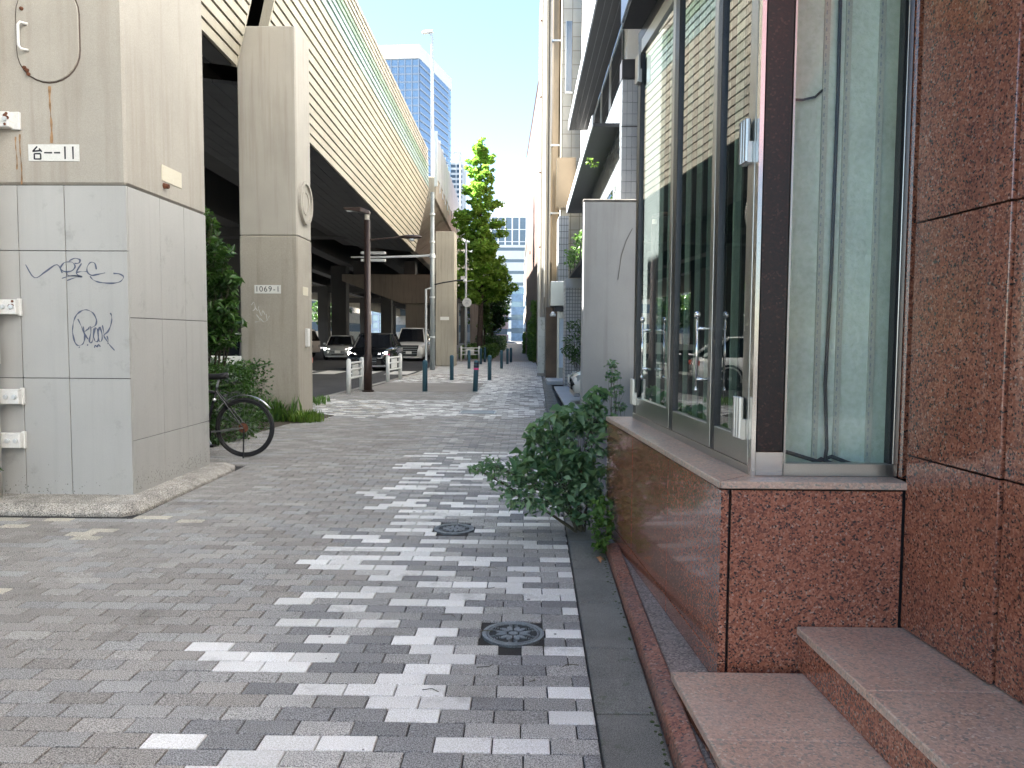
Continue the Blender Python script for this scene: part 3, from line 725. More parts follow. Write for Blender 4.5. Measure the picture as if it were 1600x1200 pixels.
# ------------------------------------------------------------------ pillar with panels (nearest)
p1 = thing('pillar', 'huge pale pillar clad in panels at far left with oval hatch and graffiti', 'pillar', (-4.07, 7.0, 0), 'pillars of the overpass')
MB().box(P1X0 + .012, P1X1 - .012, P1Y0 + .012, P1Y1 - .012, 0, 2.60).build('core', 'joint', p1)
MB().box(P1X0, P1X1 + .004, P1Y0 - .004, P1Y1, 2.60, 14).build('shaft', 'pillar_painted', p1, bevel=.02)
G = .003
for c0, c1 in ((-4.9, -4.13), (-4.13, -3.745), (-3.745, -3.235)):
    for z0, z1 in ((.06, 1.03), (1.03, 2.07), (2.07, 2.597)):
        box('panel', 'panel_paint', p1, c0 + G, c1 - G, P1Y0, P1Y0 + .02, z0 + G, z1 - G, .002)
for c0, c1 in ((P1Y0 + .022, 6.82), (6.82, 7.3), (7.3, P1Y1)):
    for z0, z1 in ((.06, .51), (.51, 1.53), (1.53, 2.597)):
        box('panel', 'panel_paint', p1, P1X1 - .02, P1X1, c0 + G, c1 - G, z0 + G, z1 - G, .002)
def stadium(cx, cz, w, h, n=14):
    r = w / 2; return [(cx + r * math.cos(a), cz + (h / 2 - r) + r * math.sin(a)) for a in [math.pi * i / n for i in range(n + 1)]] + \
        [(cx + r * math.cos(a), cz - (h / 2 - r) + r * math.sin(a)) for a in [math.pi + math.pi * i / n for i in range(n + 1)]]
def plate_y(name, mat, parent, pts, y0, y1, bevel=0):
    n = len(pts); mb = MB(); mb.loft([[(a, y1, b) for a, b in pts], [(a, y0, b) for a, b in pts]]); return mb.build(name, mat, parent, bevel=bevel)
plate_y('hatch_seam', 'rust_seam', p1, stadium(-3.83, 3.80, .52, .80), P1Y0 - .008, P1Y0 - .003)
ht = plate_y('hatch', 'pillar_painted', p1, stadium(-3.83, 3.80, .50, .78), P1Y0 - .018, P1Y0 - .003, .004)
MB().tube([(-3.985, P1Y0 - .018, 3.86), (-4.02, P1Y0 - .06, 3.86), (-4.035, P1Y0 - .065, 3.84), (-4.035, P1Y0 - .065, 3.68), (-4.02, P1Y0 - .06, 3.655), (-3.985, P1Y0 - .018, 3.655)], .011, 8).build('handle', 'white_paint', ht, smooth=True)
for x, z in ((-4.03, 3.98), (-4.02, 3.52), (-3.99, 3.47), (-4.0, 3.50)):
    MB().lathe((x, P1Y0 - .02, z), [(.016, .004), (.014, -.01), (.001, -.014)], 8, 'Y').build('bolt', 'rust', ht)
sg = box('number_plate', 'sign_white', p1, -4.02, -3.605, P1Y0 - .009, P1Y0 - .004, 2.787, 2.92, .001)
yy = P1Y0 - .0105; gx, gz = -3.945, 2.853
for glyph in ([[(gx, gz + .05), (gx - .036, gz + .012)], [(gx - .04, gz + .01), (gx + .03, gz + .018)], [(gx + .014, gz + .034), (gx + .036, gz + .008)],
               [(gx - .026, gz - .008), (gx - .026, gz - .052)], [(gx - .026, gz - .008), (gx + .026, gz - .008)], [(gx + .026, gz - .008), (gx + .026, gz - .052)], [(gx - .026, gz - .05), (gx + .026, gz - .05)]],
              [[(gx + .055, gz), (gx + .12, gz)]], [[(gx + .135, gz), (gx + .185, gz)]], [[(gx + .225, gz - .05), (gx + .225, gz + .05)]], [[(gx + .29, gz - .05), (gx + .29, gz + .05)]]):
    mb = MB()
    for st in glyph: ribbon(mb, st, .0115, yy)
    mb.build('letter', 'ink', sg)
TAG_A = [[(-4.078,1.957),(-4.007,1.85),(-3.913,1.902),(-3.819,1.958),(-3.777,1.89)],[(-3.793,1.933),(-3.761,1.972),(-3.726,1.98),(-3.691,1.976),(-3.67,1.942),(-3.701,1.907),(-3.763,1.903),(-3.793,1.933)],[(-3.717,1.989),(-3.672,2.009),(-3.629,1.998),(-3.638,1.972),(-3.673,1.968)],[(-3.616,1.968),(-3.662,1.89),(-3.615,1.86),(-3.676,1.868),(-3.729,1.868),(-3.737,1.894)],[(-3.662,1.894),(-3.623,1.902),(-3.574,1.903)],[(-3.495,1.921),(-3.507,1.969),(-3.541,1.977),(-3.569,1.942),(-3.57,1.899),(-3.536,1.873),(-3.483,1.881),(-3.425,1.893)],[(-3.782,1.846),(-3.738,1.86),(-3.694,1.868),(-3.615,1.864)],[(-3.739,1.829),(-3.677,1.851),(-3.619,1.86)],[(-3.549,1.865),(-3.528,1.839),(-3.493,1.822),(-3.449,1.813),(-3.371,1.809),(-3.318,1.817),(-3.291,1.831),(-3.273,1.862),(-3.307,1.885),(-3.355,1.889)]]
TAG_B = [[(-3.66,1.517),(-3.64,1.474),(-3.623,1.43),(-3.611,1.395),(-3.608,1.361),(-3.617,1.326),(-3.631,1.308),(-3.662,1.299),(-3.684,1.316),(-3.696,1.347),(-3.706,1.404),(-3.703,1.456),(-3.694,1.5),(-3.677,1.539),(-3.654,1.565),(-3.623,1.585),(-3.588,1.592),(-3.553,1.58),(-3.527,1.557),(-3.506,1.509),(-3.516,1.466),(-3.548,1.448)],[(-3.618,1.456),(-3.61,1.417),(-3.602,1.387),(-3.581,1.352)],[(-3.579,1.435),(-3.601,1.417),(-3.611,1.4)],[(-3.575,1.431),(-3.567,1.452),(-3.556,1.452),(-3.556,1.404),(-3.57,1.343),(-3.56,1.322),(-3.546,1.335),(-3.537,1.37),(-3.53,1.44)],[(-3.517,1.448),(-3.532,1.387),(-3.528,1.352),(-3.52,1.335),(-3.502,1.335),(-3.495,1.37),(-3.5,1.431),(-3.517,1.448)],[(-3.481,1.453),(-3.494,1.414),(-3.493,1.353),(-3.48,1.331),(-3.464,1.353),(-3.465,1.405),(-3.481,1.453)],[(-3.459,1.466),(-3.45,1.414),(-3.444,1.362)],[(-3.39,1.567),(-3.381,1.545),(-3.38,1.51),(-3.393,1.458),(-3.416,1.414),(-3.448,1.383),(-3.427,1.344),(-3.402,1.305),(-3.363,1.262)],[(-3.422,1.379),(-3.414,1.344),(-3.417,1.314)],[(-3.53,1.282),(-3.521,1.304),(-3.508,1.291),(-3.494,1.309),(-3.481,1.291)],[(-3.589,1.308),(-3.582,1.301)],[(-3.656,1.289),(-3.652,1.283)]]
for T in (TAG_A, TAG_B):
    mb = MB()
    for k, st in enumerate(T): ribbon(mb, st, .011, P1Y0 - .0022 - .0003 * (k % 3))
    mb.build('graffiti_tag', 'spray_blue', p1)
for x, z0, z1, w in ((-4.085, 2.60, 3.0, .012), (-4.12, 2.72, 2.98, .01), (-3.83, 2.93, 3.38, .02)):
    mb = MB(); pts = [(x + .004 * math.sin(i), z0 + (z1 - z0) * i / 6) for i in range(7)]; ribbon(mb, pts, w, P1Y0 - .0065); mb.build('rust_run', 'rust_run', p1)
pl = MB().box(P1X1 + .004, P1X1 + .010, 6.86, 7.25, 2.76, 2.90).build('name_plate', 'sign_cream', p1)
MB().tube([(P1X1 - .01, 6.9, 2.72), (P1X1 + .05, 6.9, 2.71)], [.028, .02], 8).build('pipe_stub', 'rust', p1)
mo = MB()
for i in range(520):                                # mould specks and splashes low on the panels
    z = .065 + abs(random.gauss(0, .07)); q = random.uniform(.002, .006) * (1 if z < .15 else .6)
    if i % 2: x = -4.9 + abs(random.gauss(0, .6)); f = lambda a: (x + q * random.uniform(.6, 1.3) * math.cos(a), P1Y0 - .001, z + q * random.uniform(.6, 1.6) * math.sin(a))
    else: y = random.uniform(P1Y0 + .03, P1Y1 - .02); f = lambda a: (P1X1 + .001, y + q * random.uniform(.6, 1.3) * math.cos(a), z * 1.4 + q * random.uniform(.6, 2.2) * math.sin(a))
    if i % 2 and x > P1X1 - .03: continue
    mo.quad(*[f(k * 1.2566) for k in range(5)])
mo.build('mould_specks', 'mould', p1, kind='stuff')
# pipe on the pillar's left side
dp = thing('drain_pipe', 'white drain pipe with rusty brackets at the left edge beside the pillar', 'pipe', (-4.33, 6.1, 0))
MB().tube([(-4.33, 6.1, .02), (-4.33, 6.1, 1.2), (-4.33, 6.1, 14)], .085, 16).build('pipe', 'white_paint', dp, smooth=True)
MB().tube([(-4.33, 6.1, 1.15), (-4.33, 6.1, 1.32)], .1, 16).build('collar', 'white_paint', dp)
for z, ru in ((3.1, 1), (1.61, 1), (.88, 0), (.52, 0)):
    br = MB(); br.box(-4.34, -4.12, 6.165, 6.235, z - .06, z + .06).box(-4.14, -4.07 if ru and z > 3 else -4.11, 6.215, 6.245, z - .07, z + .07)
    b = br.build('bracket', 'white_paint', dp, bevel=.004)
    for dx in (.03, .10): MB().lathe((-4.25 + dx, 6.16, z), [(.02, .006), (.018, -.012), (.001, -.014)], 8, 'Y').build('bolt', 'steel_pale', b)
    if ru:
        mr = MB()
        for k in range(4): mr.lathe((-4.16 + random.uniform(-.03, .04), 6.163, z + random.uniform(-.045, .045)), [(random.uniform(.01, .022), .003), (.012, -.001), (.001, -.0015)], 7, 'Y')
        mr.build('rust_patch', 'rust', b)

# ------------------------------------------------------------------ plain pillars
def pillar(x0, x1, y0, y1, h, label, paint=None, dark=False):
    t = thing('pillar', label, 'pillar', ((x0 + x1) / 2, (y0 + y1) / 2, 0), 'pillars of the overpass')
    if paint:
        box('lower_shaft', 'pillar_concrete', t, x0 - .004, x1 + .004, y0 - .004, y1 + .004, 0, paint, .02); box('upper_shaft', 'pillar_painted', t, x0, x1, y0, y1, paint, h, .02)
    else: box('shaft', 'shaded_concrete' if dark else 'far_concrete', t, x0, x1, y0, y1, 0, h, .03)  # dark picks the concrete with shade in its colour
    return t
p2 = pillar(-4.60, -3.665, 12.4, 13.2, 6.27, 'second beige concrete pillar with white number plate and round disc', 2.985)
pp = box('number_plate', 'sign_white', p2, -4.365, -3.94, 12.388, 12.396, 2.06, 2.195); [text('letter', ch, .125, (-4.325 + dx, 12.3865, 2.127), (R(90), 0, 0), 'ink', p2) for ch, dx in zip('1069-1', (0, .068, .141, .214, .281, .342))]
mb = MB()
for st in ([(-4.42, 1.87), (-4.38, 1.92), (-4.36, 1.82), (-4.40, 1.78)], [(-4.36, 1.84), (-4.32, 1.78), (-4.30, 1.85)], [(-4.30, 1.80), (-4.26, 1.70), (-4.24, 1.78), (-4.20, 1.72)],
           [(-4.34, 1.72), (-4.28, 1.62), (-4.36, 1.60)], [(-4.28, 1.66), (-4.22, 1.60), (-4.16, 1.64)], [(-4.18, 1.73), (-4.17, 1.64), (-4.13, 1.70)]): ribbon(mb, st, .012, 12.393)
mb.build('graffiti_tag', 'spray_white', p2)
X2 = -3.661
ringm = MB(); ringm.lathe((X2, 12.8, 3.57), [(.355, -.01), (.355, .05), (.30, .055), (.30, .02), (.20, .02), (.20, .035), (.165, .035), (.165, .02), (.001, .02)], 36, 'X'); ringm.build('disc', 'pillar_painted', p2)
box('notice', 'sign_cream', p2, X2, X2 + .008, 12.65, 12.95, 2.05, 2.19); box('notice', 'white_paint', p2, X2, X2 + .06, 12.75, 12.86, 1.2, 1.5, .01)
p3 = pillar(-4.08, -3.2, 35, 36.2, 6.1, 'third pillar behind the tall grey pole, beige concrete with small plate')
box('number_plate', 'sign_white', p3, -3.85, -3.45, 34.985, 34.995, 2.1, 2.25)
pillar(-4.35, -3.35, 61, 62.5, 6.4, 'pale fourth pillar partly hidden by the ginkgo trunk')
pillar(-5.3, -4.3, 87, 88.5, 6.8, 'distant fifth pillar hidden behind the dark trees')
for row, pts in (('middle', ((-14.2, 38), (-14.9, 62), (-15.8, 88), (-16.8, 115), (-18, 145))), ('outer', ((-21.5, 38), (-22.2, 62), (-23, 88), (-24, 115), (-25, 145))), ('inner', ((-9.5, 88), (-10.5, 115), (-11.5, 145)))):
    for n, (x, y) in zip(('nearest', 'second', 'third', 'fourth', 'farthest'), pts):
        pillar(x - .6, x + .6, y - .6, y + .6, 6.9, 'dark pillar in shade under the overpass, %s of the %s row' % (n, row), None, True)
# hammerhead pier under the deck
pr = thing('pier', 'brown concrete pier with a tapering crosshead under the far deck', 'pier', (-8.2, 58, 0))
MB().prism([(-8.9, 57.3), (-7.5, 57.3), (-7.5, 58.7), (-8.9, 58.7)], 0, 4.4).build('shaft', 'pier_concrete', pr, bevel=.03)
mb = MB(); prof = [(-13.6, 5.9), (-13.6, 5.4), (-9.2, 3.75), (-7.2, 3.75), (-5.2, 4.6), (-5.2, 5.9)]
mb.loft([[(a, 58.9, b) for a, b in prof][::-1], [(a, 57.1, b) for a, b in prof][::-1]]); mb.build('crosshead', 'pier_concrete', pr, bevel=.04)
for x in (-12.4, -8.6, -6): box('bearing', 'shaded_concrete', pr, x - .4, x + .4, 57.4, 58.6, 5.9, 6.9)
for y in (36, 88, 115):
    lane(-22.8, -4.8 if y == 36 else -4.2, 5.9 if y == 36 else 6.2, 6.9, y - .5, y + .5, 'crossbeam', 'shaded_concrete')

# =================================================================== SHOP FRONT (right)
def Fx(y, off=0.0): return .770 - .078 * (y - 2.97) + off          # line of the display case front
def Wx(y): return 1.478 - .088 * (y - 2.97)                        # line of the tall granite wall
YS = 2.97                                                          # face that looks back at us
dc = thing('display_case', 'red granite and glass corner display case with chrome hinges beside the shrub', 'display case', (1.0, 4.0, 0))
YB = 5.36
MB().prism([(Fx(YS) + .03, YS + .03), (1.60, YS + .03), (1.60, YB), (Fx(YB) + .03, YB)], 0, .815).build('core', 'joint', dc)
for z0, z1 in ((.03, .118), (.123, .806)):                         # front face slabs
    for y0, y1 in ((YS + .002, 3.75), (3.754, 4.55), (4.554, YB)):
        MB().prism([(Fx(y0), y0), (Fx(y0) + .03, y0), (Fx(y1) + .03, y1), (Fx(y1), y1)], z0, z1).build('granite_slab', 'granite_red', dc, bevel=.0015)
box('granite_slab', 'granite_red', dc, Fx(YS) + .040, Wx(YS) - .008, YS, YS + .03, .03, .806, .0015)
MB().prism([(Fx(YB), YB), (1.6, YB), (1.6, YB + .02), (Fx(YB), YB + .02)], 0, .806).build('granite_slab', 'granite_red', dc)
CZ = .842
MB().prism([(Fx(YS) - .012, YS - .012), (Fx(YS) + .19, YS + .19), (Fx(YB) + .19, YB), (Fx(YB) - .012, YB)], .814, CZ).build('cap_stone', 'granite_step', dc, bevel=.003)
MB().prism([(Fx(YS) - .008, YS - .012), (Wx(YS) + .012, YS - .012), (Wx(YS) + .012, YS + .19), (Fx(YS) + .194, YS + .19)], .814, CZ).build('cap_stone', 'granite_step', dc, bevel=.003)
# case above: corner post, window to us, glazed doors to the path
YW = 3.085; GX = .155                                              # window plane, offset of the glazed front
ZT = 3.42
def Dx(y, o=0.0): return Fx(y, GX) + o
box('corner_post', 'granite_dark', dc, Dx(YW) + .018, Dx(YW) + .125, YW, YW + .10, CZ + .10, ZT, .003)
box('post_foot', 'chrome', dc, Dx(YW) + .015, Dx(YW) + .128, YW - .003, YW + .10, CZ, CZ + .10, .003)
MB().prism([(Dx(YW) - .002, YW - .004), (Dx(YW) + .0145, YW - .004), (Dx(YW + .03) + .0145, YW + .03), (Dx(YW + .03) - .002, YW + .03)], CZ, ZT).build('edge_trim', 'chrome', dc)
X0, X1 = Dx(YW) + .13, 1.503
fr = box('window_frame', 'satin_steel', dc, X0, X1, YW + .004, YW + .045, CZ, CZ + .052, .002)
box('rail', 'satin_steel', dc, X0, X1, YW + .004, YW + .045, ZT - .05, ZT, .002)
box('jamb', 'satin_steel', dc, X1 - .022, X1, YW, YW + .05, CZ + .052, ZT - .05, .002); box('jamb', 'dark_frame', dc, X1 - .034, X1 - .024, YW + .006, YW + .05, CZ + .052, ZT - .05)
box('jamb', 'satin_steel', dc, X0, X0 + .008, YW + .006, YW + .05, CZ + .052, ZT - .05)
box('pane', 'case_glass', dc, X0 + .009, X1 - .035, YW + .020, YW + .028, CZ + .052, ZT - .05)
# inside the case
YP = 3.33
box('back_panel', 'green_plaster', dc, .98, 1.80, YP, YP + .02, CZ, ZT); box('case_floor', 'green_floor', dc, Dx(YW) + .13, 1.78, YW + .05, YP, CZ + .001, CZ + .012)
box('side_panel', 'green_plaster', dc, 1.62, 1.635, YW + .062, YP, CZ + .012, ZT)
box('case_ceiling', 'facade_grey', dc, Dx(3.2) + .03, 1.8, YW + .05, YB, ZT - .001, ZT + .03)
for x, w in ((1.245, .022), (1.335, .022), (1.475, .022)):
    st = box('slotted_strip', 'strip_cream', dc, x, x + w, YP - .014, YP, CZ + .02, ZT - .05)
    mb = MB()
    for k in range(70): mb.box(x + .004, x + .009, YP - .0155, YP - .0135, CZ + .05 + k * .035, CZ + .066 + k * .035)
    mb.build('slots', 'steel_grey', st, kind='stuff')
MB().tube([(1.30, YP - .02, ZT - .1), (1.303, YP - .024, 2.4), (1.298, YP - .026, 1.7), (1.287, YP - .028, 1.2), (1.293, YP - .05, .93), (1.275, YP - .08, .875)], .0075, 6).build('cable', 'cable', dc, smooth=True)
MB().tube([(1.09, YP - .02, .92), (1.16, YP - .04, .90), (1.25, YP - .07, .875), (1.31, YP - .06, .895), (1.38, YP - .09, .87), (1.48, YP - .1, .865)], .009, 6).build('cable', 'cable', dc, smooth=True)
MB().tube([(1.22, YP - .09, .868), (1.27, YP - .05, .885), (1.31, YP - .1, .868), (1.44, YP - .13, .864)], .008, 6).build('cable', 'cable', dc, smooth=True)
MB().tube([(1.12, YP - .004, 2.402), (1.16, YP - .02, 2.396), (1.21, YP - .02, 2.408), (1.245, YP - .004, 2.44)], .005, 6).build('cable', 'cable', dc, smooth=True)
MB().prism([(Dx(YW + .14, .16), YW + .14), (Dx(YW + .14, .17), YW + .14), (Dx(5.28, .17), 5.28), (Dx(5.28, .16), 5.28)], CZ + .013, ZT).build('inner_wall', 'green_plaster', dc)
MB().prism([(Dx(3.62, .05), 3.62), (Dx(3.62, .42), 3.62), (Dx(5.28, .42), 5.28), (Dx(5.28, .05), 5.28)], CZ + .001, CZ + .012).build('case_floor', 'interior_dark', dc)
box('reveal', 'granite_red_wall', dc, 1.505, 1.62, YS + .083, YW + .06, CZ, ZT)
for k in range(9):
    yy = 3.36 + k * .2; MB().box(Dx(yy, .11), Dx(yy, .135), yy, yy + .03, CZ + .012, ZT - .06).build('upright', 'dark_frame', dc)
def skew(name, mat, y0, y1, o0, o1, z0, z1, bevel=.002):
    return MB().prism([(Dx(y0, o0), y0), (Dx(y0, o1), y0), (Dx(y1, o1), y1), (Dx(y1, o0), y1)], z0, z1).build(name, mat, dc, bevel=bevel)
skew('bottom_rail', 'satin_steel', YW + .03, 5.28, 0, .045, CZ, CZ + .035); skew('top_rail', 'dark_frame', YW + .03, 5.28, 0, .045, ZT - .07, ZT)
DOORS = [(YW + .035, 3.60), (3.605, 4.33), (4.335, 5.25)]
for i, (y0, y1) in enumerate(DOORS):
    fwn, fwf = (.075, .055) if i == 0 else (.05, .075)
    skew('stile', 'satin_steel', y0, y0 + fwn, -.004, .036, CZ + .04, ZT - .075); skew('stile', 'dark_frame', y1 - fwf, y1, -.004, .036, CZ + .04, ZT - .075)
    skew('kick_rail', 'satin_steel', y0 + fwn, y1 - fwf, -.003, .035, CZ + .04, CZ + .15); skew('head_rail', 'satin_steel', y0 + fwn, y1 - fwf, -.003, .035, ZT - .16, ZT - .075)
    skew('pane', 'door_glass', y0 + fwn, y1 - fwf, .012, .018, CZ + .15, ZT - .16, 0)
for y, z in ((YW + .10, 1.07), (YW + .10, 2.19), (5.18, 1.03), (5.18, 3.15)):   # barrel hinges
    h = MB()
    for d in (-.028, 0, .028): h.tube([(Dx(y + d) - .022, y + d, z - .085), (Dx(y + d) - .022, y + d, z + .085)], .0125, 10)
    h.box(Dx(y) - .02, Dx(y), y - .04, y + .04, z - .09, z - .004); h.build('hinge', 'satin_steel', dc, bevel=.002)
for y in (3.66, 4.78):                                             # pull bars with ball ends
    for dd in ((0,) if y > 4 else (0,)):
        h = MB(); x = Dx(y) - .055
        h.tube([(x, y, 1.16), (x, y, 1.49)], .007, 8); h.ball((x, y, 1.505), .017, 12); h.ball((x, y, 1.15), .012, 10)
        h.tube([(x, y, 1.44), (Dx(y), y, 1.44)], .008, 8); h.tube([(x, y, 1.2), (Dx(y), y, 1.2)], .008, 8); h.build('pull_handle', 'chrome', dc, smooth=True)

# steps up to the shop door
st = thing('granite_steps', 'two pinkish granite steps rising to the right at the bottom right corner', 'steps', (1.2, 2.2, 0))
def step(x_at, z0, z1, y0, y1, xr):
    f = lambda y: x_at + .055 * (YS - y)
    cuts = [y1] + [c for c in (2.42, 1.7, .9, .1) if y0 < c < y1] + [y0]
    for a, b in zip(cuts[1:], cuts[:-1]):
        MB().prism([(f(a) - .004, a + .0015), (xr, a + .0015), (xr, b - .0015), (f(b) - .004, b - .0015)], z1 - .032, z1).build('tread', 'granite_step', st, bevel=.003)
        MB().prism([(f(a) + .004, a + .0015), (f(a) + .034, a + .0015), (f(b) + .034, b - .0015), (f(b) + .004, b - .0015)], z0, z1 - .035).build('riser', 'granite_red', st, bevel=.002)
    MB().prism([(f(y0) + .036, y0 + .01), (xr, y0 + .01), (xr, y1 - .004), (f(y1) + .036, y1 - .004)], 0, z1 - .034).build('core', 'joint', st)
    box('end_slab', 'granite_red', st, f(y1) + .006, xr, y1 - .0035, y1 - .0005, z0, z1 - .034)
step(.578, .0305, .10, -1.2, 2.925, 2.4); step(1.078, .10, .27, -1.2, YS - .003, 2.4)

# shop building: granite wall panels, unseen upper storeys, kept pale to bounce sun onto the path
sh = thing('shop_building', 'tall shop building with polished red granite wall at the right edge', 'building', (3, 2, 0))
MB().prism([(Wx(-9) + .06, -9), (14, -9), (14, YS + .08), (Wx(YS) + .047, YS + .08)], 0, 5.2).build('wall_core', 'joint', sh)
MB().prism([(1.85, YS + .03), (14, YS + .03), (14, 12.9), (1.9, 12.9), (1.9, 5.9), (1.85, 5.4)], 0, 7.9).build('rear_wall', 'yard_wall', sh)
rows = [.272, .95, 1.835, 2.72, 3.6, 4.48]
cols = [YS - .001, 2.46, 1.5, .55, -.4, -1.35]
for a, b in zip(cols[1:], cols[:-1]):
    sink = 0 if b > 2.5 else .012
    for z0, z1 in zip(rows[:-1], rows[1:]):
        MB().prism([(Wx(a) + sink, a + .004), (Wx(a) + .045, a + .004), (Wx(b) + .045, b - .002), (Wx(b) + sink, b - .002)], z0 + .003, z1 - .003).build('granite_panel', 'granite_red_wall', sh, bevel=.002)
MB().prism([(Fx(5.3) + .06, 2.2), (1.9, 2.2), (1.9, 5.33), (Fx(5.3) + .055, 5.33)], 3.47, 3.50).build('canopy_soffit', 'canopy_soffit', sh)
MB().prism([(Fx(5.3) + .05, 2.2), (1.9, 2.2), (1.9, 5.34), (Fx(5.3) + .045, 5.34)], 3.503, 5.2).build('canopy', 'canopy_blue', sh, bevel=.004)
MB().prism([(1.62, -40), (14, -40), (14, 5.3), (1.45, 5.3)], 5.21, 11.4).build('upper_storeys', 'facade_grey', sh)
MB().prism([(1.5, 5.31), (14, 5.31), (14, 13.4), (1.5, 13.4)], 7.9, 12.2).build('upper_storeys', 'facade_grey', sh)


# =================================================================== NEIGHBOURS FARTHER ALONG
fin = thing('fin_wall', 'streaked pale concrete wing wall standing beyond the display case', 'wall', (1.5, 13.1, 0))
box('slab', 'fin_concrete', fin, .965, 2.9, 12.96, 13.28, 0, 3.64, .012); box('coping', 'fin_top', fin, .955, 2.9, 12.95, 13.29, 3.642, 3.68, .01)
MB().tube([(1.55, 12.955, 2.35), (1.6, 12.952, 2.75), (1.68, 12.952, 3.0), (1.78, 12.955, 3.2)], .004, 5).build('crack_vine', 'stem', fin)

tb = thing('tiled_building', 'grey tiled building with black canopies and balcony planter beyond the concrete wing wall', 'building', (3, 17, 0))
TX = 1.63
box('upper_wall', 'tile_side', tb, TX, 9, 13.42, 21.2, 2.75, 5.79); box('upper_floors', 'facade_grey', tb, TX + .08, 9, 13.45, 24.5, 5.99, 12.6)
box('rear_wall', 'facade_grey', tb, 4.6, 9, 13.5, 22, 0, 2.75); box('garage_soffit', 'shaded_concrete', tb, TX, 9, 13.42, 21.2, 2.70, 2.748)
rowz = [3.68 + .19 * k for k in range(12)]
for k, z in enumerate(rowz):                                       # tiles of the wall that looks at us
    if z > 5.75: continue
    for j in range(6):
        o = box('tile', 'tile_grey', tb, TX + .004 + j * .088, TX + .004 + j * .088 + .082, 13.405, 13.418, z, min(z + .182, 5.785))
box('band', 'canopy_soffit', tb, TX - .01, 3.4, 13.38, 13.7, 5.79, 6.1); box('joint_line', 'joint', tb, TX - .003, 2.2, 13.40, 13.41, 4.975, 4.99)
wv = box('window_band', 'window_glass', tb, TX + .03, TX + .04, 13.8, 21, 5.82, 8.6); box('inner_blind', 'canopy_soffit', tb, TX + .06, TX + .07, 13.8, 21, 5.82, 5.98)
for y in (15.6, 17.4, 19.2): box('mullion', 'satin_steel', tb, TX + .01, TX + .06, y, y + .05, 5.82, 8.6)
w2 = box('window', 'window_glass', tb, TX - .012, TX - .004, 14.6, 16.0, 3.5, 4.15)
cu = box('upper_canopy', 'canopy_soffit', tb, 1.13, TX, 9.5, 20.5, 6.78, 6.84); box('canopy_face', 'slab_white', tb, 1.10, 1.128, 9.5, 20.52, 6.78, 6.98); box('canopy_top', 'facade_grey', tb, 1.13, TX, 9.5, 20.5, 6.845, 6.96)
for k in range(1, 4): box('canopy_seam', 'dark_frame', tb, 1.13 + k * .12, 1.14 + k * .12, 9.5, 20.5, 6.772, 6.779)
cl = MB().hexa([(1.17, 13.7, 5.06), (TX, 13.7, 5.06), (TX, 21.8, 4.84), (1.17, 21.8, 4.84)], [(1.17, 13.7, 5.12), (TX, 13.7, 5.12), (TX, 21.8, 4.90), (1.17, 21.8, 4.90)]).build('lower_canopy', 'canopy_soffit', tb)
MB().hexa([(1.145, 13.68, 5.06), (1.168, 13.68, 5.06), (1.168, 21.8, 4.84), (1.145, 21.8, 4.84)], [(1.145, 13.68, 5.25), (1.168, 13.68, 5.25), (1.168, 21.8, 5.03), (1.145, 21.8, 5.03)]).build('canopy_trim', 'slab_white', tb)
box('planter_shelf', 'canopy_soffit', tb, 1.2, TX, 15.2, 21.0, 2.98, 3.06)
for y in (15.3, 17.2, 19.1, 20.9): MB().tube([(1.22, y, 3.06), (1.22, y, 3.5)], .015, 6).build('rail_post', 'black_metal', tb)
MB().tube([(1.22, 15.2, 3.5), (1.22, 21, 3.5)], .018, 6).build('handrail', 'black_metal', tb)
box('mosaic_wall', 'mosaic', tb, 1.10, 5, 20.8, 22.0, 0, 2.70); box('mosaic_band', 'slab_white', tb, 1.09, 5, 20.79, 22.0, 2.702, 2.95)
for k in range(4): box('entrance_slab', 'slab_white', tb, .80, 1.6 - .1, 13.4 + k * 1.86, 13.4 + k * 1.86 + 1.85, -.01, .045, .008)
box('threshold', 'fin_concrete', tb, 1.505, 4.6, 13.4, 20.8, -.01, .03)
mb = MB()
bush('potted_plant', 'small evergreen growing from the balcony planter of the tiled building', (1.35, 18.8, 3.06), [((1.3, 18.6, 3.35), .3), ((1.3, 19.4, 3.45), .34), ((1.32, 17.6, 3.6), .3), ((1.3, 20.2, 3.3), .3), ((1.3, 16.7, 3.5), .26)], .09, 'leaf_hedge', 900, 31, 3)
bush('potted_plant', 'glossy leaved plant spilling out beside the mosaic wall', (1.35, 17.6, 0), [((1.12, 17.4, 1.25), .3), ((1.2, 17.4, 1.6), .26), ((1.05, 17.4, 1.05), .24), ((1.2, 17.3, .9), .22)], .10, 'leaf_bush', 900, 32, 4, aspect=.35)
bush('vine_tuft', 'tiny green tuft sprouting from the canopy end above the wing wall', (1.2, 14.3, 4.55), [((1.17, 14.3, 4.6), .1), ((1.25, 14.3, 4.53), .09)], .07, 'leaf_weed', 900, 33, 2)

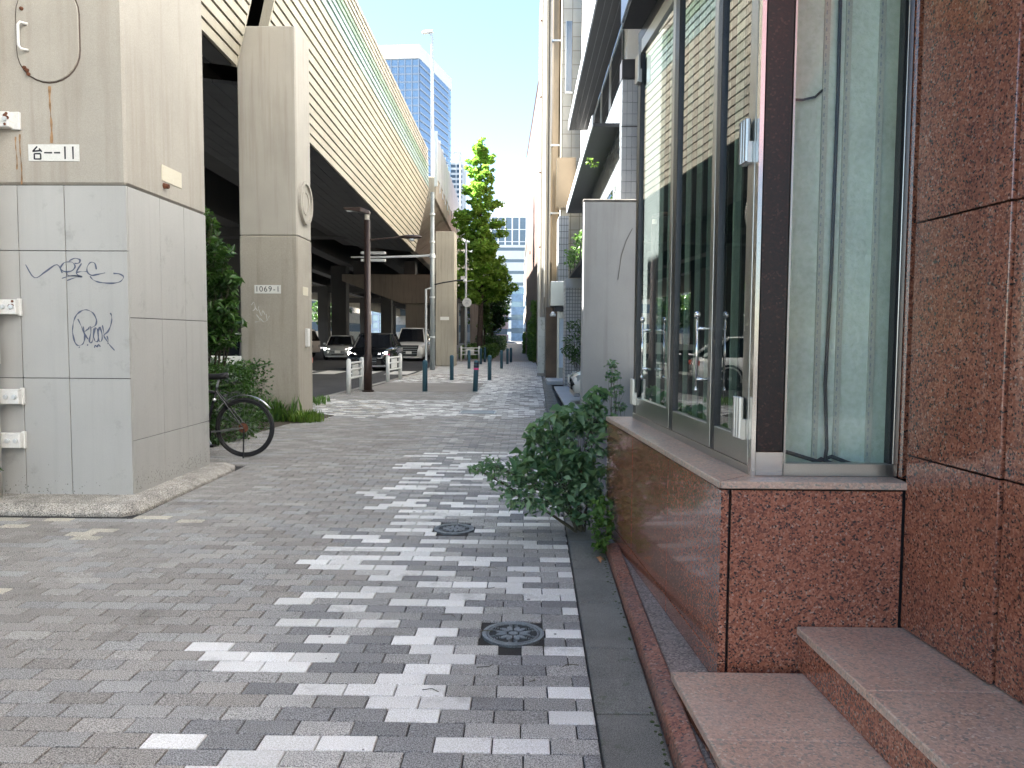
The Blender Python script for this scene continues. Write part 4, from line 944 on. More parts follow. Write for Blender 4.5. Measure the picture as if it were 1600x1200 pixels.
# building with metal hood and timber door
hb = thing('hooded_entrance', 'brown doorway under a steel hood at the foot of the cream tiled building', 'building', (1.2, 25, 0))
box('door_jamb', 'wood_brown', hb, .66, 1.0, 24.0, 24.6, .05, 2.3, .01); box('steel_frame', 'satin_steel', hb, 1.0, 1.06, 23.9, 24.5, .05, 2.3, .006)
box('hood', 'satin_steel', hb, .78, 1.34, 23.7, 24.8, 2.32, 3.08, .02); box('hood_recess', 'canopy_soffit', hb, .90, 1.34, 23.66, 23.75, 2.16, 2.315)
box('blue_panel', 'panel_blue', hb, 1.065, 1.30, 23.95, 24.4, .42, 1.95, .01); box('panel_head', 'satin_steel', hb, 1.065, 1.30, 23.93, 24.4, 1.955, 2.16, .006); box('panel_foot', 'steel_grey', hb, 1.065, 1.30, 23.92, 24.4, .03, .415, .006)
ls = MB(); ls.lathe((.86, 23.68, 2.06), [(.09, -.06), (.1, 0), (.05, .08), (.001, .1)], 12); ls.build('lamp_globe', 'lamp_lens', hb, smooth=True); MB().tube([(.86, 23.7, 2.14), (.86, 23.7, 2.3)], .02, 6).build('lamp_stem', 'black_metal', hb)
box('step_slab', 'slab_white', hb, .66, 1.4, 22.4, 24.0, -.02, .10, .01); box('step_slab', 'kerb', hb, .62, 1.5, 24.0, 25.8, -.02, .05, .01)
ct = thing('cream_building', 'tall cream tiled building with bronze column rising behind the black canopies', 'building', (2.5, 28, 0))
box('lower_wall', 'bronze', ct, 1.06, 6, 24.8, 27, 0, 3.1); box('front_wall', 'cream_tile', ct, 1.16, 8, 26, 31.9, 3.1, 15.5)
box('blue_tile_pier', 'tile_grey', ct, 1.05, 1.36, 24.6, 25.95, 3.1, 5.2); mb = MB()
for k in range(11): mb.box(1.05, 1.36, 24.592, 24.598, 3.1 + k * .2, 3.112 + k * .2)
for k in range(3): mb.box(1.13 + k * .085, 1.14 + k * .085, 24.592, 24.598, 3.1, 5.2)
mb.build('tile_joints', 'joint', ct)
box('column', 'bronze', ct, .865, 1.158, 26.8, 27.6, 0, 15.4, .05)
for z in (5.6, 7.9, 11.4): box('column_collar', 'satin_steel', ct, .85, 1.158, 26.78, 27.62, z, z + .06)
box('bay_soffit', 'bronze', ct, 1.0, 1.62, 25.4, 25.98, 5.6, 7.2)
for z0, z1 in ((9.5, 11.75), (13.2, 15)):
    w = box('window', 'window_dark', ct, 1.30, 1.49, 25.985, 25.995, z0, z1); box('frame', 'satin_steel', w, 1.275, 1.298, 25.96, 25.99, z0 - .03, z1 + .03); box('sill', 'satin_steel', w, 1.27, 1.52, 25.95, 25.98, z0 - .09, z0 - .035)
rb = thing('ribbed_building', 'white building with vertical ribs and thin pipes standing at the path edge', 'building', (2, 34, 0))
box('wall', 'rib_white', rb, .70, 9, 32, 40.5, 0, 17.6)
for k in range(4): box('rib', 'rib_white', rb, .60 + k * .115, .60 + k * .115 + .055, 31.86 - (k % 2) * .05, 31.998, 0, 17.5, .008)
for k in range(9): box('rib', 'rib_white', rb, .62, .698, 32.5 + k * .9, 32.8 + k * .9, 0, 17.5)
MB().tube([(.575, 31.7, 0), (.575, 31.7, 17)], .028, 8).build('downpipe', 'steel_pale', rb); MB().tube([(.79, 31.76, 3), (.79, 31.76, 17)], .022, 8).build('downpipe', 'steel_pale', rb)
for z in (2, 5, 8, 11, 14, 17): box('pipe_clip', 'rust', rb, .54, .61, 31.66, 31.75, z, z + .06)
wsl = thing('stone_slab', 'white blotched stone slab standing beside the brown doorway', 'stone slab', (.57, 27.2, 0)); box('slab', 'blotched_stone', wsl, .46, .70, 27.0, 27.25, .02, 2.06, .008); box('base', 'kerb', wsl, .44, .72, 26.97, 27.28, 0, .1, .008)
bb = thing('brown_building', 'long brown tiled building receding behind the hedge on the right', 'building', (3, 50, 0))
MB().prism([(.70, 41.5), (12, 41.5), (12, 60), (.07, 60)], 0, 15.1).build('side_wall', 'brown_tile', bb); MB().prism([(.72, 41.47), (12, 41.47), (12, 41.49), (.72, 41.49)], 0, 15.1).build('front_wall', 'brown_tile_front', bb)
MB().prism([(.66, 41.4), (12, 41.4), (12, 60.1), (.03, 60.1)], 15.102, 15.3).build('parapet', 'bronze', bb)
for k in range(3): MB().tube([(.66 - .5 * k / 3, 42 + k * 5, 5 + k), (.62 - .5 * k / 3, 42 + k * 5, 5 + k)], .12, 8).build('vent', 'ink', bb)

# =================================================================== STREET FURNITURE
bl = thing('street_lamp', 'dark brown street lamp with two heads beside the white guard rail', 'street lamp', (-3.87, 18.9, 0))
MB().tube([(-3.87, 18.9, 0), (-3.87, 18.9, .9), (-3.87, 18.9, .92), (-3.87, 18.9, 4.2)], [.105, .10, .085, .075], 14).build('pole', 'steel_brown', bl, smooth=True)
MB().tube([(-3.87, 18.9, 0), (-3.87, 18.9, .04)], .15, 14).build('base_plate', 'steel_brown', bl)
MB().tube([(-3.87, 18.9, 4.2), (-3.87, 18.9, 4.33)], [.06, .06], 12).build('collar', 'brick_cream', bl)
hd = MB().loft([[(-3.80, 18.9 + a, 4.33 + b) for a, b in ((-.09, 0), (.09, 0), (.08, .09), (-.08, .09))], [(-4.0, 18.9 + a, 4.40 + b) for a, b in ((-.14, -.02), (.14, -.02), (.12, .1), (-.12, .1))], [(-4.43, 18.9 + a, 4.44 + b) for a, b in ((-.12, 0), (.12, 0), (.09, .06), (-.09, .06))]]).build('lamp_head', 'steel_brown', bl, bevel=.015)
MB().box(-4.36, -4.1, 18.82, 18.98, 4.405, 4.418).build('lens', 'lamp_lens', hd)
MB().tube([(-3.87, 18.9, 3.72), (-3.2, 18.92, 3.78), (-3.05, 18.92, 3.80)], .022, 8).build('arm', 'steel_brown', bl)
h2 = MB().loft([[(x, 18.92 + w * math.cos(a), 3.80 + hgt * math.sin(a)) for a in [2 * math.pi * k / 10 for k in range(10)]] for x, w, hgt in ((-3.10, .03, .02), (-2.95, .09, .045), (-2.75, .1, .05), (-2.6, .07, .04), (-2.54, .02, .02))]).build('lamp_head', 'steel_brown', bl, smooth=True)
MB().lathe((-2.78, 18.92, 3.755), [(.07, 0), (.055, -.05), (.001, -.065)], 12).build('lens', 'lamp_lens', h2, smooth=True)
gp = thing('utility_pole', 'tall grey steel pole with a light arm in front of the third pillar', 'pole', (-3.73, 31.0, 0))
MB().tube([(-3.73, 31, 0), (-3.73, 31, 7.1)], [.105, .08], 14).build('pole', 'steel_grey', gp, smooth=True)
for z in (1.3, 2.9, 4.6, 5.1, 6.2): MB().tube([(-3.73, 31, z), (-3.73, 31, z + .07)], .115, 14).build('band', 'steel_pale', gp)
MB().tube([(-3.98, 30.95, 0), (-3.98, 30.95, 3.25), (-3.75, 30.95, 3.3)], .045, 8).build('conduit', 'steel_pale', gp)
ar = MB().tube([(-3.73, 31, 4.60), (-4.2, 31, 4.57), (-5.6, 31, 4.53), (-7.0, 31, 4.52)], [.05, .05, .04, .035], 8).build('arm', 'steel_pale', gp)
MB().tube([(-3.73, 31, 4.62), (-3.73, 31, 4.5)], .13, 10).build('clamp', 'steel_pale', gp)
fx_ = MB().box(-6.6, -5.6, 30.9, 31.1, 4.63, 4.74).box(-6.6, -5.6, 30.9, 31.1, 4.34, 4.45).build('light_fitting', 'lamp_lens', gp, bevel=.02)
MB().tube([(-3.73, 31, 3.42), (-3.3, 31, 3.52), (-2.8, 31, 3.6), (-2.4, 31, 3.62)], .028, 8).build('arm', 'black_metal', gp); MB().lathe((-2.42, 31, 3.6), [(.07, -.05), (.09, 0), (.03, .06), (.001, .07)], 12).build('lamp_head', 'steel_pale', gp)
sp = thing('sign_pole', 'slim steel pole with a round white sign seen from behind near the ginkgo', 'sign', (-3.45, 45, 0))
MB().tube([(-3.45, 45, 0), (-3.45, 45, 6.9)], [.07, .06], 12).build('pole', 'steel_pale', sp, smooth=True)
MB().lathe((-3.39, 44.92, 3.33), [(.27, -.006), (.27, .006), (.001, .006)], 28, 'Y').build('round_sign', 'sign_white', sp)
mb = MB()
for st_ in ([(-3.5, 3.42), (-3.28, 3.42)], [(-3.46, 3.33), (-3.32, 3.33)], [(-3.5, 3.25), (-3.28, 3.25)]): ribbon(mb, st_, .03, 44.91)
mb.build('sign_marks', 'steel_grey', sp); box('sign_back', 'black_metal', sp, -3.36, -3.2, 44.9, 45.0, 2.86, 3.02)
MB().tube([(-3.45, 45, 4.55), (-3.0, 45, 4.62)], .02, 6).build('arm', 'steel_pale', sp); box('camera_box', 'sign_white', sp, -3.75, -3.5, 44.85, 45.1, 4.6, 4.85)
def guard(name, label, x, y, rz, length):
    t = thing(name, label, 'guard rail', (x, y, 0), 'white pipe guards along the kerb', rz)
    for s in (-1, 1):
        mb = MB(); mb.tube([(s * length / 2, 0, 0), (s * length / 2, 0, .78)], .057, 14); mb.ball((s * length / 2, 0, .78), .057, 12); mb.build('post', 'white_paint', t, smooth=True, world=False)
    for z in (.36, .56, .72): MB().tube([(-length / 2, 0, z), (length / 2, 0, z)], .028, 10).build('rail', 'white_paint', t, smooth=True, world=False)
    MB().box(-length * .22, length * .22, -.012, .012, .40, .68).build('panel', 'white_paint', t, world=False)
    return t
guard('guard_rail', 'white pipe guard nearest the second pillar, left of the brown lamp', -4.18, 18.9, R(88), 1.25)
g2 = guard('guard_rail', 'white pipe guard with a red mark, right of the brown lamp', -4.02, 23.6, R(84), 1.4)
MB().box(-.74, -.66, -.06, .06, .80, .835).build('red_mark', 'pink_band', g2, world=False)
guard('guard_rail', 'farthest white guard at the foot of the sign pole', -3.02, 42.5, R(12), 1.0)
def bollard(x, y, label, tilt=0.0, bands=False):
    t = thing('bollard', label, 'bollard', (x, y, 0), 'dark blue bollards across the path'); t.rotation_euler = (0, tilt, 0)
    MB().lathe((0, 0, 0), [(.062, 0), (.062, .74), (.055, .775), (.03, .79), (.001, .792)], 18).build('post', 'bollard_blue', t, smooth=True, world=False)
    MB().lathe((0, 0, 0), [(.075, 0), (.075, .012), (.064, .015)], 18).build('flange', 'steel_grey', t, world=False)
    if bands:
        for z, m in ((.69, 'navy_band'), (.62, 'navy_band'), (.555, 'pink_band')): MB().lathe((0, 0, 0), [(.0635, z), (.0645, z + .003), (.0645, z + .042), (.0635, z + .045)], 18).build('band', m, t, world=False)
bollard(-2.47, 19.0, 'blue bollard of the near row, the left one without bands')
bollard(-1.23, 19.1, 'leaning blue bollard with a pink band', R(2.5), True)
bollard(-2.28, 24.0, 'blue bollard of the second row, left one beside the apron'); bollard(-1.1, 24.1, 'blue bollard of the second row, right one')
bollard(-.98, 32.6, 'blue bollard standing alone in the third row on the right'); bollard(-.85, 37.9, 'blue bollard of the far pair on the right, nearer one'); bollard(-.72, 40.4, 'blue bollard of the far pair on the right, farther one')
bollard(-2.15, 37.6, 'blue bollard far left by the planting, nearer one'); bollard(-2.1, 40.6, 'blue bollard far left by the planting, farther one'); bollard(-2.35, 32.4, 'blue bollard showing behind the pink banded one')
for i, (x, y) in enumerate(((-3.95, 40.2),)):
    t = thing('traffic_cone', 'red traffic cone beside the third pillar', 'traffic cone', (x, y, 0))
    MB().lathe((x, y, t.location.z), [(.17, .03), (.15, .06), (.03, .7), (.001, .72)], 14).build('cone', 'cone_red', t, smooth=True); MB().box(x - .2, x + .2, y - .2, y + .2, t.location.z, t.location.z + .035).build('foot', 'tyre', t, bevel=.01)

# =================================================================== BICYCLE
bk = thing('bicycle', 'black city bicycle parked behind the panelled pillar with its rear wheel showing', 'bicycle', (-3.70, 8.62, 0))
BY = 8.62; RW = (-3.17, .345); FW = (-4.22, .345)
def torus(mb, cx, cz, r, rt_, n=40, m=8, y=BY):
    rings = [[(cx + (r + rt_ * math.cos(b)) * math.cos(a), y + rt_ * math.sin(b), cz + (r + rt_ * math.cos(b)) * math.sin(a)) for b in [2 * math.pi * j / m for j in range(m)]] for a in [2 * math.pi * i / n for i in range(n + 1)]]
    mb.loft(rings, cap=False)
for cx, cz in (RW, FW):
    mb = MB(); torus(mb, cx, cz, .318, .021); w = mb.build('wheel', 'tyre', bk, smooth=True)
    mb = MB(); torus(mb, cx, cz, .295, .011); mb.build('rim', 'car_trim', w, smooth=True)
    mb = MB()
    for k in range(28):
        a = 2 * math.pi * k / 28; s = .03 if k % 2 else -.03
        mb.tube([(cx + .02 * math.cos(a + .8), BY + s, cz + .02 * math.sin(a + .8)), (cx + .292 * math.cos(a), BY, cz + .292 * math.sin(a))], .0011, 4)
    mb.build('spokes', 'rim', w); MB().tube([(cx, BY - .05, cz), (cx, BY + .05, cz)], .022, 10).build('hub', 'car_trim', w)
BBp = (-3.62, BY, .28); ST = (-3.48, BY, .80); HT = (-4.05, BY, .82)
mb = MB()
for a, b, r in ((BBp, ST, .016), (BBp, (-4.02, BY, .70), .019), ((-3.50, BY, .74), HT, .016)): mb.tube([a, b], r, 8)
mb.build('frame', 'car_trim', bk, smooth=True)
for s in (-1, 1): MB().tube([(BBp[0], BY + s * .03, BBp[2]), (RW[0], BY + s * .055, RW[1])], .010, 6).build('chain_stay', 'rim', bk); MB().tube([(-3.49, BY + s * .02, .76), (RW[0], BY + s * .055, RW[1])], .008, 6).build('seat_stay', 'car_trim', bk); MB().tube([(-4.06, BY + s * .04, .68), (FW[0], BY + s * .05, FW[1])], .011, 6).build('fork_blade', 'car_trim', bk)
MB().tube([ST, (-3.455, BY, .90)], .013, 8).build('seat_post', 'rim', bk)
sd_ = MB().loft([[(x, BY + w * a, z + b * .035) for a, b in ((-1, -.3), (-.7, .6), (0, 1), (.7, .6), (1, -.3), (.5, -1), (-.5, -1))] for x, w, z in ((-3.66, .02, .915), (-3.6, .03, .92), (-3.5, .045, .92), (-3.42, .075, .925), (-3.37, .07, .935), (-3.355, .04, .935))]).build('saddle', 'tyre', bk, smooth=True)
fd = [(RW[0] + .365 * math.cos(a), RW[1] + .365 * math.sin(a)) for a in [R(35) + R(115) * k / 14 for k in range(15)]]
mb = MB(); mb.loft([[(x, BY - .028, z), (x, BY, z + .009), (x, BY + .028, z), (x, BY, z + .004)] for x, z in fd]); mb.build('mudguard', 'rim', bk, smooth=True)
MB().tube([(HT[0], BY, .66), (-4.0, BY, 1.0)], .016, 8).build('steerer', 'car_trim', bk); MB().tube([(-3.98, BY - .3, 1.02), (-4.03, BY - .1, 1.03), (-4.03, BY + .1, 1.03), (-3.98, BY + .3, 1.02)], .012, 8).build('handlebar', 'car_trim', bk)
MB().lathe((BBp[0], BY - .06, BBp[2]), [(.09, -.003), (.09, .003), (.001, .003)], 22, 'Y').build('chainring', 'car_trim', bk); MB().lathe((RW[0], BY - .05, RW[1]), [(.055, -.004), (.055, .004), (.001, .004)], 18, 'Y').build('cassette', 'rust', bk)
MB().tube([BBp, (BBp[0] + .1, BY - .09, .15)], .011, 6).build('crank', 'rim', bk); MB().box(BBp[0] + .06, BBp[0] + .15, BY - .16, BY - .08, .135, .16).build('pedal', 'car_trim', bk); MB().tube([(RW[0] + .01, BY - .06, .33), (RW[0] + .02, BY - .12, .01)], .009, 6).build('kickstand', 'car_trim', bk)
MB().ball((-3.5, BY - .03, .66), .022, 8).build('reflector', 'lamp_lens', bk)

# =================================================================== VEHICLES
def car(label, loc, heading, paint, L=4.4, W=1.78, H=1.5, hood=.95, belt=.92, cab=(-.95, -.30, 1.35, 2.05), grille='wide', lit=False, name='car', cat='car', clear=.2):
    """front points to local -Y; cab = windscreen foot, roof front, roof rear, rear window foot along the length"""
    t = thing(name, label, cat, loc, 'cars on the road under the overpass', heading)
    hw = W / 2; f, r = -L / 2, L / 2
    B = lambda mb, nm, mt, p=t, **k: mb.build(nm, mt, p, world=False, **k)
    sts = [(f, .70, .42, .66 * hood), (f + .06, .86, clear + .04, .78 * hood), (f + .25, .95, clear, .90 * hood), (f + .8, 1.0, clear, hood * .98), (cab[0], 1.0, clear, hood * 1.02), (0, 1.0, clear, belt + .02),
           (cab[3] - .1, 1.0, clear, belt + .04), (r - .25, .97, clear, belt), (r - .05, .88, clear + .06, belt - .06), (r, .74, .42, belt - .16)]
    rings = []
    for y, k, zl, zt in sts:
        w = hw * k; m = (zl + zt) / 2
        half = [(w * .86, zl), (w * .98, zl + .1), (w, m), (w * .985, zt - .13), (w * .93, zt - .04), (w * .78, zt), (w * .3, zt + .025)]
        rings.append([(-a, y, b) for a, b in half] + [(a, y, b) for a, b in reversed(half)])
    body = B(MB().loft(rings), 'body', paint, smooth=True)
    gl = []
    for y, z, k in ((cab[0], hood * 1.0, .86), (cab[1], H - .03, .70), (cab[1] + .3, H, .69), ((cab[1] + cab[2]) / 2, H + .005, .69), (cab[2], H - .03, .68), (cab[3], belt + .02, .80)):
        w = hw * k; wb = hw * .90; zb = min(belt, z) - .02
        gl.append([(-wb, y, zb), (-w, y, z - .02), (-w * .6, y, z), (w * .6, y, z), (w, y, z - .02), (wb, y, zb)])
    B(MB().loft(gl), 'windows', 'car_glass', smooth=False)
    rf = [[(-hw * .70, y, z), (-hw * .66, y, z + .025), (0, y, z + .04), (hw * .66, y, z + .025), (hw * .70, y, z), (0, y, z - .005)] for y, z in ((cab[1] - .02, H - .03), (cab[1] + .3, H), ((cab[1] + cab[2]) / 2, H + .004), (cab[2] + .03, H - .03))]
    B(MB().loft(rf), 'roof', paint, smooth=True)
    for s in (-1, 1):
        B(MB().tube([(s * hw * .885, cab[0] - .02, hood * .98), (s * hw * .705, cab[1], H - .025)], .035, 6), 'pillar', paint); B(MB().tube([(s * hw * .84, cab[3], belt + .02), (s * hw * .69, cab[2], H - .03)], .05, 6), 'pillar', paint)
        ym = (cab[1] + cab[2]) / 2 - .1; B(MB().tube([(s * hw * .915, ym, belt), (s * hw * .71, ym, H - .02)], .03, 6), 'pillar', 'car_trim')
        B(MB().loft([[(s * hw * (.97 + a), cab[0] + .38 + b, belt + .05 + c) for a, b, c in ((0, -.04, -.05), (0, .06, -.05), (0, .06, .07), (0, -.04, .07))], [(s * hw * (1.14 + a), cab[0] + .36 + b, belt + .06 + c) for a, b, c in ((0, -.02, -.04), (0, .05, -.04), (0, .05, .05), (0, -.02, .05))]]), 'mirror', paint, bevel=.015)
        hl = B(MB().loft([[(s * hw * .52, f + .02, .60 * hood), (s * hw * .86, f + .10, .66 * hood), (s * hw * .88, f + .10, .82 * hood), (s * hw * .52, f + .03, .74 * hood)], [(s * hw * .52, f + .2, .6 * hood), (s * hw * .9, f + .3, .68 * hood), (s * hw * .9, f + .3, .84 * hood), (s * hw * .52, f + .2, .75 * hood)]]), 'headlight', 'lamp_lit' if lit else 'lamp_lens')
        B(MB().box(s * hw * .62 - .16, s * hw * .62 + .16, r - .04, r + .005, belt - .24, belt - .1), 'tail_light', 'cone_red')
        B(MB().box(s * hw - .012, s * hw + .006, -.15, .03, belt - .2, belt - .165), 'door_handle', 'rim')
        for y in (f + .82, r - .85):
            wl = MB(); wl.lathe((s * (hw - .10), y, .32), [(.30, -.1), (.32, -.07), (.32, .07), (.30, .1), (.2, .1)], 24, 'X'); w = B(wl, 'wheel', 'tyre', smooth=False)
            rm = MB(); rm.lathe((s * (hw - .10), y, .32), [(.2, -.095), (.2, .095), (.06, .1), (.001, .1)], 20, 'X'); ro = B(rm, 'rim', 'rim', w)
            ar_ = MB(); pts = [(s * (hw + .002), y + .375 * math.cos(a), .32 + .375 * math.sin(a)) for a in [math.pi * k / 10 for k in range(11)]]; ar_.tube(pts, .03, 6); B(ar_, 'arch', 'car_trim')
    gz0, gz1 = (.30, .86 * hood) if grille == 'tall' else (.30, .62 * hood)
    gw = hw * (.62 if grille == 'tall' else .5)
    g = B(MB().hexa([(-gw * .8, f - .012, gz0), (gw * .8, f - .012, gz0), (gw * .8, f + .1, gz0), (-gw * .8, f + .1, gz0)], [(-gw, f - .002, gz1), (gw, f - .002, gz1), (gw, f + .1, gz1), (-gw, f + .1, gz1)]), 'grille', 'car_trim', bevel=.02)
    for k in range(4 if grille == 'tall' else 2): z = gz0 + (gz1 - gz0) * (k + 1) / (5 if grille == 'tall' else 3); B(MB().box(-gw * .85, gw * .85, f - .022, f - .008, z, z + .018), 'grille_bar', 'rim', g)
    B(MB().box(-.165, .165, f - .035, f - .014, .42, .58), 'licence_plate', 'plate')
    B(MB().box(-hw * .82, hw * .82, f + .03, f + .15, clear - .02, clear + .06), 'front_lip', 'rim' if grille != 'tall' else paint, bevel=.02)
    B(MB().box(-hw * .75, hw * .75, f + .9, r - .9, .18, .24), 'underbody', 'car_trim')
    return t
RZ = -.10
car('black car with bright headlights beside the brown lamp post', (-6.55, 33.8, RZ), R(1), 'car_black', 4.4, 1.82, 1.56, .98, .98, (-1.0, -.35, 1.5, 2.1), 'wide', True)
car('white minivan with a big dark grille under the overpass', (-6.75, 46.8, RZ), R(1), 'car_white', 4.9, 1.85, 1.92, 1.08, 1.08, (-1.5, -.75, 2.1, 2.38), 'tall')
car('silver sedan with lit headlights waiting behind the black car', (-11.4, 47.6, RZ), R(8), 'car_silver', 4.55, 1.78, 1.45, .88, .90, (-1.05, -.25, 1.1, 1.95), 'wide', True)
car('white car glimpsed behind the hedge left of the second pillar', (-8.3, 21.5, RZ), R(-80), 'car_white', 4.4, 1.75, 1.5)
pk = car('white parked car whose nose pokes out past the concrete wing wall', (3.12, 15.55, .045), R(-90), 'car_white', 4.4, 1.76, 1.3, .74, .86, (-.95, -.2, 1.2, 2.0), 'wide'); pk['group'] = 'parked car'
tr = thing('flatbed_truck', 'small white flatbed truck partly hidden by the second pillar', 'truck', (-15.2, 50, RZ), None, R(80))
def TB(mb, nm, mt, p=tr, **k): return mb.build(nm, mt, p, world=False, **k)
cabm = MB(); cabm.loft([[(-.72, y, z) for y, z in ()] or [(x, y0, .35), (x, y1, .35), (x, y1, 1.85), (x, y2, 1.85), (x, y3, 1.05)] for x, y0, y1, y2, y3 in ((-.72, -1.65, -.35, -1.25, -1.65), (.72, -1.65, -.35, -1.25, -1.65))]); TB(cabm, 'cab', 'car_white', bevel=.04)
TB(MB().box(-.725, -.715, -1.35, -.6, 1.12, 1.68), 'side_window', 'car_glass'); TB(MB().box(.715, .725, -1.35, -.6, 1.12, 1.68), 'side_window', 'car_glass')
TB(MB().hexa([(-.62, -1.665, 1.1), (.62, -1.665, 1.1), (.62, -1.63, 1.1), (-.62, -1.63, 1.1)], [(-.58, -1.31, 1.76), (.58, -1.31, 1.76), (.58, -1.27, 1.76), (-.58, -1.27, 1.76)]), 'windscreen', 'car_glass')
TB(MB().box(-.72, .72, -.3, 1.65, .62, .68), 'bed', 'car_white'); TB(MB().box(-.72, -.69, -.3, 1.65, .68, 1.0), 'side_board', 'car_white'); TB(MB().box(.69, .72, -.3, 1.65, .68, 1.0), 'side_board', 'car_white'); TB(MB().box(-.69, .69, 1.62, 1.65, .68, 1.0), 'tail_board', 'car_white'); TB(MB().box(-.5, .5, -.35, 1.6, .4, .62), 'chassis', 'car_trim')
for s in (-1, 1):
    for y in (-1.05, 1.0):
        wl = MB(); wl.lathe((s * .62, y, .27), [(.25, -.08), (.27, -.05), (.27, .05), (.25, .08), (.001, .08)], 18, 'X'); TB(wl, 'wheel', 'tyre')
    TB(MB().box(s * .52 - .1, s * .52 + .1, -1.68, -1.64, .68, .85), 'headlight', 'lamp_lens')

# =================================================================== PLANTS
tree('ginkgo_tree', 'slender bright green ginkgo tree at the left edge of the path', (-2.75, 47.5, 0), 13.6, .17, lambda k: (.36 + 2.0 * (1 - k) ** .72) * (1 if k > .36 else .95), .23, 'leaf_ginkgo', 300, 5, first=.25, cap=26000)
tree('street_tree', 'dark round crowned tree behind the ginkgo', (-2.85, 66, 0), 6.2, .13, lambda k: 1.5 * math.sin(math.pi * min(1, max(.02, (k - .1) / .95))) + .2, .26, 'leaf_dark', 110, 6, 'trees along the path', first=.22, cap=9000)
tree('street_tree', 'dark tree farther down the path behind the round crowned one', (-4.4, 84, 0), 7.2, .14, lambda k: 1.8 * math.sin(math.pi * min(1, max(.02, (k - .1) / .95))) + .2, .3, 'leaf_dark', 80, 8, 'trees along the path', first=.2, cap=6000)
tree('young_tree', 'thin young tree beside the ginkgo trunk', (-2.75, 53, 0), 5.0, .05, lambda k: .7 * (1.1 - k), .2, 'leaf_hedge', 110, 9, 'trees along the path', first=.35, cap=2500)
bush('broadleaf_bush', 'tall dark glossy bush between the two nearest pillars', (-4.35, 10.4, 0), [((-4.35, 10.2, 1.75), .42), ((-4.15, 10.0, 2.15), .36), ((-4.45, 10.2, 2.45), .4), ((-4.2, 9.9, 2.72), .26), ((-4.3, 10.0, 1.35), .34), ((-3.98, 9.9, 1.65), .26), ((-3.95, 10.0, 2.0), .22), ((-4.25, 10.0, 2.95), .15), ((-4.7, 10.4, 2.0), .4), ((-4.6, 10.4, 1.5), .35), ((-3.85, 9.95, 1.8), .14), ((-4.0, 9.9, 2.45), .26), ((-3.92, 9.85, 1.35), .25), ((-4.1, 9.8, 2.85), .2), ((-3.8, 9.85, 2.1), .16), ((-3.75, 9.85, 1.55), .15)], .12, 'leaf_bush', 1500, 11, 6, aspect=.42, stemr=.02, cap=6500)
def hedge(name, label, x0, x1, y0, y1, z1, n, leaf, mat, seed, group=None, z0=0.0):
    t = thing(name, label, 'hedge', ((x0 + x1) / 2, (y0 + y1) / 2, z0), group); mb = MB(); rg = random.Random(seed)
    for k in range(max(4, int((x1 - x0 + y1 - y0) * 4))):
        x, y = rg.uniform(x0 + .1, x1 - .1), rg.uniform(y0 + .1, y1 - .1); mb.tube([(x, y, z0), (x + rg.uniform(-.1, .1), y + rg.uniform(-.1, .1), z0 + (z1 - z0) * .9)], [.012, .005], 5)
    mb.build('stems', 'stem', t); leaves(box_points(x0, x1, y0, y1, z0, z1, n, seed), leaf, mat, 'foliage', t, seed=seed); return t
hedge('clipped_hedge', 'low clipped hedge behind the bicycle', -5.1, -3.75, 9.4, 11.2, 1.02, 9000, .06, 'leaf_bush', 12)
hedge('clipped_hedge', 'sunny long hedge in front of the brown building', .30, .75, 43, 58, 2.2, 7000, .16, 'leaf_hedge', 13)
hedge('clipped_hedge', 'taller hedge end beside the white stone slab', .42, .8, 40.6, 44, 3.2, 3000, .14, 'leaf_hedge', 14)
hedge('planting_strip', 'low green planting at the foot of the ginkgo', -3.9, -1.95, 46, 56, .75, 5000, .13, 'leaf_hedge', 15)
hedge('planting_strip', 'shrubs lining the left of the path beyond the ginkgo', -3.6, -2.0, 57, 82, 1.3, 6000, .2, 'leaf_dark', 16)
hedge('clipped_hedge', 'hedge continuing beyond the brown building on the right', -.05, .5, 61, 100, 1.6, 5000, .22, 'leaf_hedge', 17)
# the shrub in the gutter
rg = random.Random(3); blobs = []
for (x, y, z, r) in ((.40, 5.45, .62, .22), (.22, 5.42, .55, .22), (.05, 5.38, .46, .20), (-.12, 5.36, .40, .15), (.30, 5.35, .36, .24), (.12, 5.30, .28, .20), (.45, 5.5, .40, .18), (.50, 5.55, .80, .16), (.34, 5.5, .82, .15), (.20, 5.45, .75, .14), (-.05, 5.35, .25, .12), (-.24, 5.36, .50, .09), (-.33, 5.36, .46, .06), (.48, 5.5, .92, .09), (.56, 5.6, .98, .07), (.40, 5.36, .18, .16), (.08, 5.4, .70, .10), (.52, 5.45, .24, .12)):
    blobs.append(((x, y, z), r))
clipf = lambda P: (P[:, 0] < .585 - .078 * (P[:, 1] - 5.36) - .01 + 10 * (P[:, 1] > 5.42)) & (P[:, 2] > .03)
ws = bush('wild_shrub', 'leafy wild shrub sprouting from the gutter at the corner of the display case', (.42, 5.5, -.02), blobs, .055, 'leaf_shrub', 2100, 21, 6, aspect=.55, stemr=.008, cap=2300, up=.5, droop=.25, clip=clipf)
P = clump_points([c for c, r in blobs if c[0] > 0 and c[2] > .3], [r * 1.1 for c, r in blobs if c[0] > 0 and c[2] > .3], 420, 77); P = P[clipf(P)]
leaves(P, .115, 'leaf_shrub', 'large_leaves', ws, aspect=.52, seed=78, up=.7, droop=.2)
bush('creeping_weed', 'small leaved weed at the foot of the display case', (.53, 5.0, .03), [((.53, 5.0, .12), .1), ((.51, 4.95, .22), .08), ((.53, 5.08, .28), .09), ((.50, 4.82, .07), .06)], .045, 'leaf_hedge', 3600, 22, 4, aspect=.7, stemr=.003, cap=420, clip=lambda P: P[:, 0] < .595 - .078 * (P[:, 1] - 5.0))
